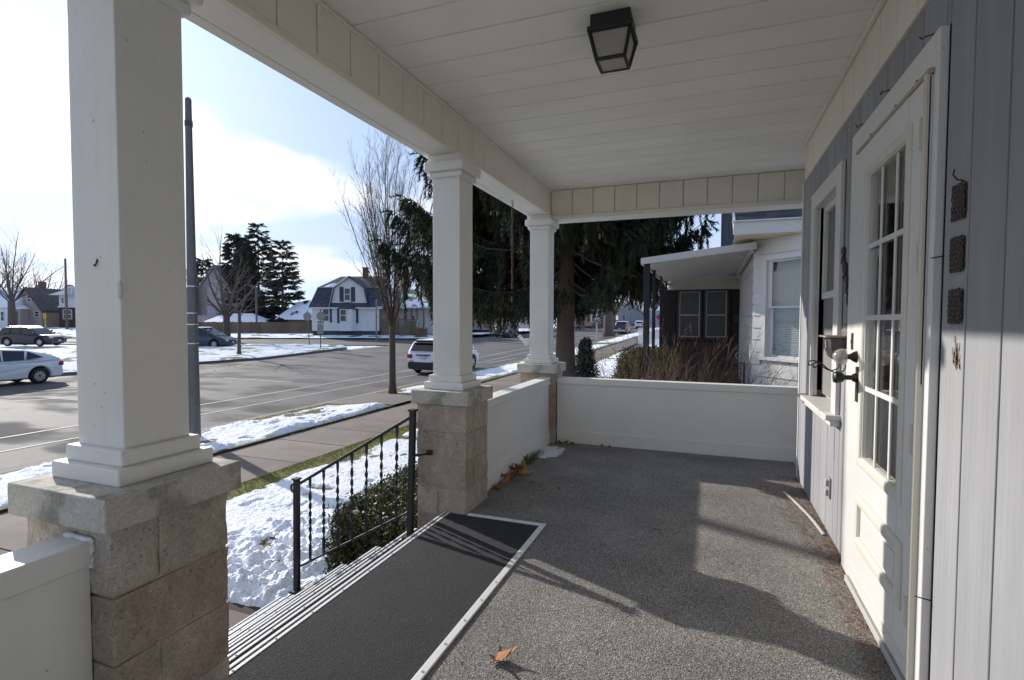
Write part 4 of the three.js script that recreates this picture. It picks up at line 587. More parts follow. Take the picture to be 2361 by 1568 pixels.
function spruce(label, base, H, Rad, lowest, density, seed, trunkR, name, big, group, droop = 1, keep = null) {
  const t = thing(name, label, 'tree', base, group), R = RNG(seed), tb = new Tubes(), list = [];
  const tk = new Tubes(); tk.add([0, 0.03, 0.1, 0.3, 0.6, 1].map(f => V(base.x, base.y - 0.1 + H * f, base.z)), [1.9, 1.15, 0.95, 0.75, 0.4, 0.03].map(k => trunkR * k), 12); P('trunk', tk.geo(), barkDark, t);
  for (let h = lowest; h < H - 0.3; h += density.whorl * (0.8 + 0.4 * R())) {
    const f = (h - lowest) / (H - lowest), rr = Rad * Math.pow(1 - f, 0.85) * (f < 0.04 ? 0.85 : 1) + 0.25; const n = density.n;
    for (let b = 0; b < n; b++) {
      const az = R() * 6.283, len = rr * (0.72 + 0.4 * R()), p0 = V(base.x, base.y + h, base.z), out = V(Math.cos(az), 0, Math.sin(az)), pts = [];
      for (let i = 0; i <= 7; i++) { const q = i / 7; pts.push(p0.clone().addScaledVector(out, len * q).add(V(0, droop * len * (-0.25 * Math.sin(q * PI * 0.75) + 0.16 * q * q) + 0.25 * f * len * q, 0))); }
      if (keep && ((pts[7].x > -1.5 && pts[7].y < 3.3) || (pts[7].z > -12.6 && pts[7].x > -6.2 && pts[7].y < 4.7))) continue;
      tb.add(pts, pts.map((_, i) => Math.max(0.006, 0.011 * len * (1 - i / 7.5) + 0.004)), 4);
      const m = Math.round(len * density.per), side = V(-out.z, 0, out.x);
      for (let i = 0; i < m; i++) {
        const q = Math.pow(R(), 0.7) * 0.9 + 0.1, k = Math.min(6, Math.floor(q * 7)), c = pts[k].clone().lerp(pts[k + 1], q * 7 - k), sg = R() < 0.5 ? -1 : 1, ext = (1 - q) * len * 0.32 * R() + 0.05;
        const w = c.clone().addScaledVector(side, sg * ext).addScaledVector(out, ext * 0.5).add(V(0, -0.15 * ext, 0));
        const d = V(out.x * 0.45 + side.x * sg * 0.4, -0.75 * droop - 0.3 * R() * droop + (droop < 0.6 ? 0.1 : 0), out.z * 0.45 + side.z * sg * 0.4); const s = big * (0.6 + 0.8 * R());
        list.push([w, quat(d), V(s, s, s), R() < 0.75 ? 0 : 1]);
        if (droop > 0.8 && R() < 0.55 * (1 - f)) { let u = w.clone(); const nn = 1 + Math.floor(R() * 3); for (let z = 0; z < nn; z++) { u = u.clone().add(V((R() - 0.5) * 0.08, -0.24 * s, (R() - 0.5) * 0.08)); list.push([u, quat(V((R() - 0.5) * 0.35, -1, (R() - 0.5) * 0.35)), V(s * 0.8, s, s * 0.8), R() < 0.6 ? 0 : 1]); } }
      }
      const tipq = quat(out.clone().add(V(0, 0.15 - 0.3 * droop, 0))); list.push([pts[7], tipq, V(big, big, big), 0]); list.push([pts[6], tipq, V(big, big, big), 0]);
    }
  }
  P('limbs', tb.geo(), barkDark, t); if (keep) { const l2 = list.filter(e => keep(e[0])); list.length = 0; list.push(...l2); } foliage('crown', sprig(0.36, 0.13, 26, seed), M(1, 1, 1, 0.8, leafSide), list, t, [C(0.032, 0.042, 0.022), C(0.060, 0.062, 0.022)]); return { t, list };
}
{
  const b = onY(1303, 868, -1.2); b.set(b.x * 0.71, 0, b.z * 0.71); b.y = lawnY(b.x) + 0.02;
  const s = spruce('huge dark spruce with drooping branches beside the corner column', b, 18, 5.2, 3.7, { whorl: 0.31, n: 7, per: 22 }, 3, 0.30, 'spruce_tree', 1.08, undefined, 1, p => !(p.x > -1.45 && p.y < 3.1) && !(p.z > -12.6 && p.x > -6.2 && p.y < 4.7) && p.x < 0.3 && p.y > 1.05 + 0.9 * fbm(p.x * 1.4, p.z * 1.4, 2, 88) + (p.x > b.x + 0.1 ? 0.55 : 0));
  // hanging cones
  const R = RNG(9), g = []; for (const [x, y] of [[1352, 558], [1380, 528], [1383, 545], [1390, 540], [1487, 548], [1345, 575], [1180, 690], [1258, 575]]) { const p = at(x, y, 12.5 + R() * 1.5); const c = new THREE.CapsuleGeometry(0.025, 0.09, 3, 7); c.translate(p.x, p.y, p.z); g.push(c); } P('cones', g, M(0.14, 0.08, 0.045, 0.8), s.t);
  const dk = { whorl: 0.85, n: 7, per: 5 };
  let p = at(597, 730, 86); p.y = T(p.x, p.z); spruce('tallest dark spruce of the clump behind the wooden fence', p, 17.6, 5.2, 1.6, dk, 21, 0.3, 'spruce_tree', 2.4, 'dark spruces behind the fence', 0.3);
  p = at(652, 730, 84); p.y = T(p.x, p.z); spruce('pointed dark spruce beside the white gambrel house', p, 15.0, 4.6, 1.2, dk, 22, 0.28, 'spruce_tree', 2.3, 'dark spruces behind the fence', 0.3);
  p = at(541, 730, 88); p.y = T(p.x, p.z); spruce('narrow round topped evergreen in the clump behind the fence', p, 16.4, 2.3, 3, { whorl: 0.65, n: 6, per: 9 }, 23, 0.28, 'evergreen_tree', 2.6, 'dark spruces behind the fence', 0.5);
  p = at(566, 730, 90); p.y = T(p.x, p.z); spruce('second narrow evergreen in the clump behind the fence', p, 15.6, 2.6, 3, { whorl: 0.65, n: 6, per: 8 }, 25, 0.28, 'evergreen_tree', 2.6, 'dark spruces behind the fence', 0.5);
  p = at(470, 720, 100); p.y = T(p.x, p.z); spruce('low dark evergreen rising behind the lilac house', p, 13.6, 4.0, 5, { whorl: 0.8, n: 6, per: 6 }, 27, 0.3, 'evergreen_tree', 2.8, 'dark spruces behind the fence', 0.5);
}
// small leaf for hedges
function leafClump(n, r, sz, seed) { const R = RNG(seed), pos = []; for (let i = 0; i < n; i++) { const c = V(R() - 0.5, R() - 0.5, R() - 0.5).multiplyScalar(r * 2), a = V(R() - 0.5, R() - 0.5, R() - 0.5).normalize().multiplyScalar(sz), b = V(R() - 0.5, R() - 0.5, R() - 0.5).normalize().multiplyScalar(sz * 0.55); pos.push(c.x - a.x, c.y - a.y, c.z - a.z, c.x + b.x, c.y + b.y, c.z + b.z, c.x + a.x, c.y + a.y, c.z + a.z, c.x - a.x, c.y - a.y, c.z - a.z, c.x + a.x, c.y + a.y, c.z + a.z, c.x - b.x, c.y - b.y, c.z - b.z); } const g = new THREE.BufferGeometry(); g.setAttribute('position', new THREE.Float32BufferAttribute(pos, 3)); g.computeVertexNormals(); return g; }
function bush(name, label, base, fn, count, clump, cols, seed, stems = true) { // fn(R) -> point on/in the crown
  const t = thing(name, label, 'bush', base), R = RNG(seed), list = []; for (let i = 0; i < count; i++) { const p = fn(R); list.push([p, new THREE.Quaternion().setFromEuler(new THREE.Euler(R() * 6, R() * 6, R() * 6)), V(1, 1, 1).multiplyScalar(0.7 + R() * 0.7), Math.floor(R() * cols.length)]); }
  foliage('foliage', clump, M(1, 1, 1, 0.6, leafSide), list, t, cols);
  if (stems) { const tb = new Tubes(); for (let i = 0; i < 24; i++) { const p = fn(R); tb.add([V(lerp(base.x, p.x, 0.4), base.y, lerp(base.z, p.z, 0.4)), V(lerp(base.x, p.x, 0.8), lerp(base.y, p.y, 0.5), lerp(base.z, p.z, 0.8)), p], [0.012, 0.008, 0.004], 4); } P('stems', tb.geo(), twigM, t); }
  return t;
}
const boxShell = (c, h) => R => { for (let k = 0; k < 9; k++) { const p = V(R() * 2 - 1, R() * 2 - 1, R() * 2 - 1), m = Math.pow(Math.abs(p.x) ** 5 + Math.abs(p.y) ** 5 + Math.abs(p.z) ** 5, 0.2); if (m > 1 || m < 0.55) continue; const w = 0.94 + 0.12 * fbm(p.x * 3 + 5, p.z * 3 + p.y * 2, 3); return V(c.x + p.x * h.x * w, c.y + p.y * h.y * w, c.z + p.z * h.z * w); } return c.clone(); };
{
  const hc = V(-2.38, -0.66, -4.22), hs = V(0.52, 0.46, 0.98);
  const h = bush('boxwood_hedge', 'clipped dark green boxwood hedge behind the iron railing', V(hc.x, lawnY(-2.4), hc.z), boxShell(hc, hs), 17000, leafClump(15, 0.04, 0.0145, 3), [C(0.04, 0.055, 0.014), C(0.055, 0.07, 0.018), C(0.10, 0.085, 0.024)], 5);
  const R = RNG(44), g = []; for (let i = 0; i < 46; i++) { const s = new THREE.IcosahedronGeometry(0.012 + R() * 0.02, 1), x = hc.x + (R() - 0.55) * hs.x * 1.7, z = hc.z + (R() - 0.5) * hs.z * 1.9; s.scale(1.3, 0.7, 1.2); s.translate(x, hc.y + hs.y * (0.86 + 0.1 * R()), z); g.push(s); } P('snow_crumbs', g, snowM, h);
  // small juniper by the spruce
  const jb = onY(1350, 880, -1.1).multiplyScalar(0.62); jb.y = -1.1; const sx = jb.length() / 14;
  bush('small_juniper', 'small feathery dark juniper just right of the spruce trunk', jb, R => { const f = Math.pow(R(), 1.25), r = 0.52 * (f < 0.2 ? 0.7 + 1.5 * f : 1.2 - f * 1.12) * Math.pow(R(), 0.6) * (0.75 + 0.5 * fbm(f * 9, R() * 3, 2, 6)), a = R() * 6.283; return V(jb.x + Math.cos(a) * r, jb.y + 0.1 + f * 1.75, jb.z + Math.sin(a) * r); }, 3000, leafClump(8, 0.07, 0.022, 7), [C(0.025, 0.032, 0.022), C(0.038, 0.042, 0.03), C(0.05, 0.05, 0.035)], 15);
  // yellow-green yew hedges by the neighbour's porch
  const y1 = at(1480, 830, 10.8); y1.y = -0.55; bush('yew_hedge', 'yellow green clipped yew beside the awning post', V(y1.x, -1.1, y1.z), boxShell(V(y1.x + 0.15, -0.15, y1.z), V(0.62, 0.85, 0.8)), 7000, leafClump(9, 0.05, 0.018, 9), [C(0.17, 0.14, 0.022), C(0.12, 0.105, 0.02), C(0.21, 0.16, 0.03)], 25);
  const y2 = at(1425, 880, 9.5); bush('yew_hedge', 'low yellow green yew peeping over the end wall', V(y2.x, -1.1, y2.z), boxShell(V(y2.x, -0.42, y2.z), V(0.42, 0.62, 0.5)), 4200, leafClump(9, 0.05, 0.018, 10), [C(0.17, 0.14, 0.022), C(0.13, 0.11, 0.024), C(0.20, 0.155, 0.03)], 26);
  // bare red-brown twig shrub
  const tb = new Tubes(), R2 = RNG(66), sb = at(1545, 900, 8.2); sb.y = -1.05; const t = thing('bare_shrub', 'bare reddish twiggy shrub in front of the neighbouring porch', 'bush', sb);
  for (let i = 0; i < 120; i++) { const az = R2() * 6.283, el = 0.75 + R2() * 0.7; grow(tb, R2, V(sb.x + (R2() - 0.5) * 1.1, sb.y, sb.z + (R2() - 0.5) * 0.6), dirOf(az, el).add(V(0.18, 0, 0)).normalize(), 1.1 + R2() * 0.95, 0.006, 2, { kids: [0, 3, 5], start: 0.25, spread: 0.4, ratio: 0.5, rr: 0.6, tip: 0.35, wob: 0.12, up: 0.06 }); }
  P('twigs', tb.geo(), M(0.085, 0.048, 0.038, 0.85), t);
}
// ---------- the neighbouring house past the end wall ----------
const winDark = M(0.05, 0.055, 0.06, 0.12), trimW = M(0.72, 0.72, 0.71, 0.55, { map: paintMap });
{
  const A = at(1735, 870, 9), U = V(0.676, 0, 0.737), Nn = V(-0.737, 0, 0.676), Lw = 2.3;
  const hit = (x, y) => { const v = ray(x, y), t = A.clone().sub(CAM).dot(Nn) / v.dot(Nn), p = CAM.clone().addScaledVector(v, t); return [p.clone().sub(A).dot(U), p.y]; };
  const zz = (x, y) => hit((2080 + x / 2.904) / 1.2596, (580 + y / 2.904) / 1.2596);
  const h = thing('shingled_house', 'white shingled house with a tall window next door, beyond the end wall', 'house', V(A.x, -1.1, A.z));
  const O = offs.get(h), turn = Math.atan2(-U.z, U.x);
  const wall = (g) => { g.rotateY(turn); g.translate(A.x, 0, A.z); return g; }; // local u,y,outward n
  const wbox = (u0, u1, y0, y1, n0, n1, r = 0) => wall(bx(u0, u1, y0, y1, n0, n1, r));
  const shM = [0, 1, 2].map(k => M(0.70 + 0.02 * k, 0.70 + 0.02 * k, 0.70 + 0.015 * k, 0.6, { map: paintMap, bumpMap: sidingBump, bumpScale: 0.003 }));
  const [u0, yt] = zz(400, 470), [us0, ys1] = zz(437, 515), [, ysb] = zz(437, 1325), [usr] = zz(728, 900), [ug0, yg1] = zz(470, 548), [ug1, ymr] = zz(716, 903), [, yg0] = zz(480, 1305), wc = (us0 + usr) / 2, uR = 2 * wc - u0;
  // solid walls with the window left open
  P('wall', [wbox(0, us0, -1.1, 2.604, -0.15, 0), wbox(usr, Lw, -1.1, 2.604, -0.15, 0), wbox(us0, usr, -1.1, ysb, -0.15, 0), wbox(us0, usr, ys1, 2.604, -0.15, 0), bx(A.x + 0.02, A.x + 0.17, -1.1, 2.604, -19.5, A.z - 0.05), bx(A.x + Lw * U.x, A.x + 7, -1.1, 2.604, A.z + Lw * U.z - 0.15, A.z + Lw * U.z)], trimW, h);
  const R = RNG(12); let row = 0;
  for (let y = -1.08; y < 2.55; y += 0.202, row++) { // cement shingles, course by course, cut at the window
    let u = -(row % 2) * 0.3; const y1 = Math.min(y + 0.21, 2.602);
    for (; u < Lw; u += 0.6) for (const [a, b] of (y1 > ysb - 0.02 && y < yt) ? [[Math.max(u, 0), Math.min(u + 0.597, u0 - 0.002)], [Math.max(u, uR + 0.002), Math.min(u + 0.597, Lw)]] : [[Math.max(u, 0), Math.min(u + 0.597, Lw)]]) if (b - a > 0.03) { const g = bx(a, b, y, y1, 0.004, 0.014); const p = g.attributes.position; for (let i = 0; i < p.count; i++) if (p.getZ(i) > 0.008 && p.getY(i) < y + 0.02) { p.setZ(i, 0.036); p.setY(i, y + 0.012 * (vn(p.getX(i) * 4, row, 3) - 0.5)); } P('shingle', wall(g), shM[Math.floor(R() * 3)], h); }
    for (let z = A.z - 0.02; z > -14.4; z -= 0.6) P('shingle', bx(A.x + 0.0, A.x + 0.018, y, y1, Math.max(z - 0.597, -14.45), z), shM[Math.floor(R() * 3)], h);
  }
  const w = P('window', [wbox(u0, us0, ysb, yt, 0.0, 0.035, 0.004), wbox(usr, uR, ysb, yt, 0.0, 0.035, 0.004), wbox(us0, usr, ys1, yt, 0.001, 0.034, 0.004)], trimW, h);
  P('sill', wbox(u0 - 0.03, uR + 0.03, ysb - 0.06, ysb - 0.001, 0.0, 0.06, 0.006), trimW, w);
  for (const [y0, y1, n, nm] of [[ymr - 0.01, ys1, -0.045, 'upper_sash'], [ysb, ymr + 0.02, -0.08, 'lower_sash']]) { const s = P(nm, [wbox(us0, ug0, y0, y1, n, n + 0.03), wbox(ug1, usr, y0, y1, n, n + 0.03), wbox(ug0, ug1, y0, y0 + 0.03, n, n + 0.03), wbox(ug0, ug1, y1 - 0.03, y1, n, n + 0.03)], trimW, w); P('pane', wbox(ug0, ug1, y0 + 0.03, y1 - 0.03, n + 0.012, n + 0.016), glass, s); }
  const bl = P('blind', wbox(us0 - 0.02, usr + 0.02, ysb, ys1, -0.15, -0.147), M(0.3, 0.3, 0.28, 0.7), w), sl = [];
  for (let y = ysb + 0.02; y < ys1; y += 0.028) { const g = new THREE.BoxGeometry(usr - us0 - 0.02, 0.002, 0.026); g.rotateX(0.9); g.translate((us0 + usr) / 2, y, -0.128); sl.push(wall(g)); } P('blind_slats', sl, M(0.30, 0.37, 0.36, 0.6), bl);
  // eave, roof with separate shingles
  const ez = -9.15, ey = 2.72; const rf = P('roof', prism([[ez + 0.0, 2.82], [ez - 5, 6.09], [ez - 5.1, 5.99], [ez - 0.1, 2.69]].map(p => [-p[0], p[1]]), 0.36, 7.5).applyMatrix4(new THREE.Matrix4().set(0, 0, 1, 0, 0, 1, 0, 0, -1, 0, 0, 0, 0, 0, 0, 1)), M(0.06, 0.065, 0.08, 0.9), h);
  P('fascia', bx(0.33, 7.5, 2.62, 2.815, ez, ez + 0.025, 0.004), trimW, rf); P('gutter_lip', bx(0.31, 7.5, 2.816, 2.84, ez - 0.02, ez + 0.06, 0.006), trimW, rf); P('soffit', bx(0.36, 7.5, 2.605, 2.619, ez - 1.4, ez + 0.0), M(0.72, 0.60, 0.42, 0.7), rf); P('rake_board', bar(V(0.345, 2.76, ez), V(0.345, 5.99, ez - 4.95), 0.03, 0.14), trimW, rf);
  const rm = [[0.055, 0.062, 0.08], [0.075, 0.082, 0.10], [0.04, 0.046, 0.06], [0.09, 0.095, 0.11]].map(c => M(...c, 0.9, { map: blockMap }));
  for (let r = 0; r < 9; r++) for (let x = 0.38 + (r % 2) * 0.14; x < 3.4; x += 0.29) { const f = r * 0.14, g = new THREE.BoxGeometry(0.284, 0.006, 0.155); g.rotateX(Math.atan2(3.27, 5)); g.translate(x + 0.14, 2.835 + f * 0.547 + 0.03, ez - f * 0.837 - 0.05); P('roof_shingle', g, rm[Math.floor(R() * 4)], rf); }
  const q0 = at(1668, 520, 12.6), q1 = at(1692, 520, 12.6); P('upper_wall', bx(q0.x, q0.x + 2.5, 2.62, 7, q0.z - 3, q0.z), M(0.16, 0.18, 0.21, 0.8, { map: sidingMap }), h);
  // awning porch
  const aw = P('awning', (() => { const g = bx(-1.12, A.x, 0, 0.09, -14.4, -9.55, 0.008); const p = g.attributes.position; for (let i = 0; i < p.count; i++) p.setY(i, p.getY(i) + 2.27 + 0.11 * (p.getX(i) + 1.12)); return g; })(), M(0.58, 0.57, 0.55, 0.55, { map: paintMap }), h);
  P('edge_channel', [bar(V(-1.13, 2.30, -9.54), V(A.x, 2.49, -9.54), 0.04, 0.11), bar(V(-1.13, 2.30, -14.4), V(-1.13, 2.30, -9.54), 0.04, 0.11), bar(V(A.x - 0.06, 2.42, -14.4), V(A.x - 0.06, 2.42, -9.6), 0.05, 0.07), bar(V(-1.1, 2.2, -14.35), V(A.x, 2.36, -14.35), 0.05, 0.06)], M(0.5, 0.48, 0.45, 0.6), aw);
  const rib = []; for (let z = -14.2; z < -9.7; z += 0.3) rib.push(bar(V(-1.1, 2.268, z), V(A.x - 0.02, 2.268 + 0.11 * (A.x + 1.1), z), 0.012)); P('pan_rib', rib, M(0.6, 0.59, 0.57, 0.5), aw);
  const postM = M(0.02, 0.02, 0.022, 0.85); for (const [z, r] of [[-9.7, 0.05], [-11.0, 0.03], [-12.6, 0.022], [-14.2, 0.022]]) P('awning_post', bx(-1.06 - r, -1.06 + r, -1.0, 2.3, z - r, z + r, 0.004), postM, h);
  P('porch_slab', bx(-1.15, A.x, -1.1, -0.42, -14.5, -9.9), M(0.20, 0.18, 0.16, 0.9, { map: concMap }), h);
  const jo = []; for (let k = 0; k < 7; k++) jo.push(bx(-1.1 + k * 0.25, -1.09 + k * 0.25, -0.419, -0.414, -14.4, -9.95)); for (let k = 0; k < 10; k++) jo.push(bx(-1.14, A.x - 0.01, -0.4195, -0.4145, -14.3 + k * 0.45, -14.29 + k * 0.45)); P('paver_joint', jo, black, h);
  // brown sun room with two dark windows
  const sz = -14.6, X = x => onZ(x, 700, sz).x, Y = y => onZ(1600, y, sz).y; const brown = M(0.045, 0.025, 0.02, 0.8, { map: sidingMap });
  const sr = P('sun_room', bx(X(1524), A.x + 0.02, -1.1, Y(668), -19, sz), brown, h); P('frieze', bx(X(1548), A.x - 0.01, Y(668), 2.52, sz - 0.1, sz + 0.02), M(0.52, 0.46, 0.35, 0.8), sr);
  P('corner_panel', bx(X(1524) - 0.02, X(1558), -1.0, Y(672), sz + 0.001, sz + 0.02), brown, sr);
  for (const [a, b] of [[1562, 1619], [1623, 1681]]) { const f = P('window', [bx(X(a), X(a) + 0.05, Y(778), Y(672), sz, sz + 0.05), bx(X(b) - 0.05, X(b), Y(778), Y(672), sz, sz + 0.05), bx(X(a), X(b), Y(672), Y(668), sz, sz + 0.051), bx(X(a), X(b), Y(782), Y(777), sz, sz + 0.051)], M(0.02, 0.03, 0.032, 0.5), sr); P('sash', [bx(X(a) + 0.05, X(a) + 0.08, Y(776), Y(673), sz, sz + 0.035), bx(X(b) - 0.08, X(b) - 0.05, Y(776), Y(673), sz, sz + 0.035), bx(X(a) + 0.05, X(b) - 0.05, Y(728), Y(725), sz, sz + 0.036), bx(X(a) + 0.05, X(b) - 0.05, Y(674), Y(672.5), sz, sz + 0.036), bx(X(a) + 0.05, X(b) - 0.05, Y(777), Y(775), sz, sz + 0.036)], M(0.34, 0.34, 0.33, 0.6), f); P('pane', bx(X(a) + 0.08, X(b) - 0.08, Y(775), Y(674), sz + 0.002, sz + 0.02), M(0.035, 0.035, 0.033, 0.3), f); }
  P('brick_base', bx(X(1558), A.x - 0.01, -0.42, Y(790), sz, sz + 0.04), M(0.10, 0.075, 0.06, 0.9, { map: blockMap }), sr);
  // wall lamp, letter box, railing, planter
  const lp = onX(1692, 693, A.x - 0.06), wl = thing('wall_lamp', 'small black wall lantern under the awning next door', 'lamp', V(lp.x, lp.y - 0.15, lp.z)); P('body', bx(lp.x - 0.06, lp.x + 0.05, lp.y - 0.14, lp.y + 0.06, lp.z - 0.06, lp.z + 0.06, 0.02), M(0.03, 0.03, 0.03, 0.4), wl); P('cap', new THREE.ConeGeometry(0.1, 0.1, 6).translate(lp.x, lp.y + 0.11, lp.z), black, wl); P('lens', bx(lp.x - 0.064, lp.x - 0.0605, lp.y - 0.11, lp.y + 0.03, lp.z - 0.045, lp.z + 0.045), M(0.35, 0.35, 0.33, 0.3), wl);
  const mp = onX(1699, 735, A.x - 0.05); const mb = thing('letter_box', 'black letter box on the white wall under the awning next door', 'mailbox', V(mp.x, mp.y - 0.1, mp.z)); P('box', bx(mp.x - 0.07, mp.x + 0.05, mp.y - 0.12, mp.y + 0.1, mp.z - 0.14, mp.z + 0.14, 0.01), black, mb); P('lid', bx(mp.x - 0.085, mp.x + 0.05, mp.y + 0.101, mp.y + 0.12, mp.z - 0.15, mp.z + 0.15, 0.004), black, mb);
  const ra = at(1716, 838, 9.25), rb = at(1690, 834, 9.9), rl = thing('porch_railing', 'short black scrolled railing on the neighbouring porch beside the white wall', 'railing', V(ra.x, -0.42, ra.z));
  P('post', bar(V(ra.x, -0.42, ra.z), ra, 0.03), iron, rl); P('post', bar(V(rb.x, -0.42, rb.z), rb, 0.025), iron, rl); P('top_rail', bar(ra, rb, 0.03, 0.02), iron, rl); const sc = []; for (let i = 0; i < 22; i++) { const a = i / 21 * 9, r = 0.09 * (1 - i / 26); sc.push(V(lerp(rb.x, ra.x, 0.6) + Math.cos(a) * r, ra.y + 0.11 + Math.sin(a) * r, lerp(rb.z, ra.z, 0.6))); } P('scroll', tube(sc, 0.01, 5), M(0.3, 0.3, 0.3, 0.4), rl); for (let k = 1; k < 4; k++) { const p = ra.clone().lerp(rb, k / 4); P('baluster', bar(V(p.x, -0.42, p.z), p, 0.012), iron, rl); }
  const pp = at(1683, 880, 9.9), pl = thing('planter', 'pot of dead brown flowers on the neighbouring porch', 'planter', V(pp.x, -0.42, pp.z)); P('pot', new THREE.LatheGeometry([[0, 0], [0.13, 0], [0.17, 0.26], [0.19, 0.26], [0.19, 0.3], [0.155, 0.3], [0.15, 0.26], [0, 0.25]].map(p => new THREE.Vector2(...p)), 16).translate(pp.x, -0.42, pp.z), M(0.2, 0.09, 0.06, 0.9), pl);
  const ls = [], R3 = RNG(71); for (let i = 0; i < 500; i++) { const a = R3() * 6.283, r = 0.28 * Math.sqrt(R3()); ls.push([V(pp.x + Math.cos(a) * r, -0.1 + R3() * 0.55 * (1.1 - r / 0.3), pp.z + Math.sin(a) * r), new THREE.Quaternion().setFromEuler(new THREE.Euler(R3() * 6, R3() * 6, 0)), V(1, 1, 1)]); } foliage('dead_flowers', leafClump(7, 0.05, 0.018, 33), M(0.13, 0.065, 0.035, 0.8, leafSide), ls, pl);
}
// ---------- houses across the road: fronts parallel to the side street ----------
function site(name, label, category, x0, yb, s, group) { const p = at(x0, yb, s), g = new THREE.Group(); g.name = numbered(name); g.position.copy(p); g.rotation.y = 20.528 * PI / 180; scene.add(g); tag(g, label, category, group); return { g, X: x => (x - x0) * s / FD, Y: y => (yb - y) * s / FD, add: (n, geo, m, par) => L(n, geo, m, par || g) }; }
function win(S, x0, x1, y0, y1, z, par, o = {}) { // pixel rectangle y0 top
  const a = S.X(x0), b = S.X(x1), t = S.Y(y0), u = S.Y(y1), f = 0.09; const w = S.add('window', [bx(a, a + f, u, t, z - 0.02, z + 0.06), bx(b - f, b, u, t, z - 0.02, z + 0.06), bx(a + f, b - f, t - f, t, z - 0.02, z + 0.06), bx(a + f, b - f, u, u + f, z - 0.02, z + 0.06), bx(a + f, b - f, (t + u) / 2 - 0.04, (t + u) / 2 + 0.04, z - 0.02, z + 0.05)], o.trim || trimW, par);
  S.add('pane', bx(a + f, b - f, u + f, t - f, z - 0.03, z + 0.02), o.glass || winDark, w);
  if (o.shut) for (const sg of [-1, 1]) { const c = sg < 0 ? a - 0.28 : b + 0.28; S.add('shutter', bx(c - 0.24, c + 0.24, u - 0.1, t + 0.1, z + 0.0, z + 0.05), M(0.03, 0.045, 0.075, 0.7), w); } return w;
}
const hull = pts => { const g = new ConvexGeometry(pts.map(p => V(...p))); return tri(g); };
const roofBlue = M(0.085, 0.10, 0.135, 0.85, { map: roofMap }), roofGrey = M(0.13, 0.13, 0.135, 0.9, { map: roofMap }), sidingW = M(0.72, 0.73, 0.74, 0.7, { map: paintMap }), brickR = M(0.20, 0.10, 0.075, 0.9, { map: blockMap });
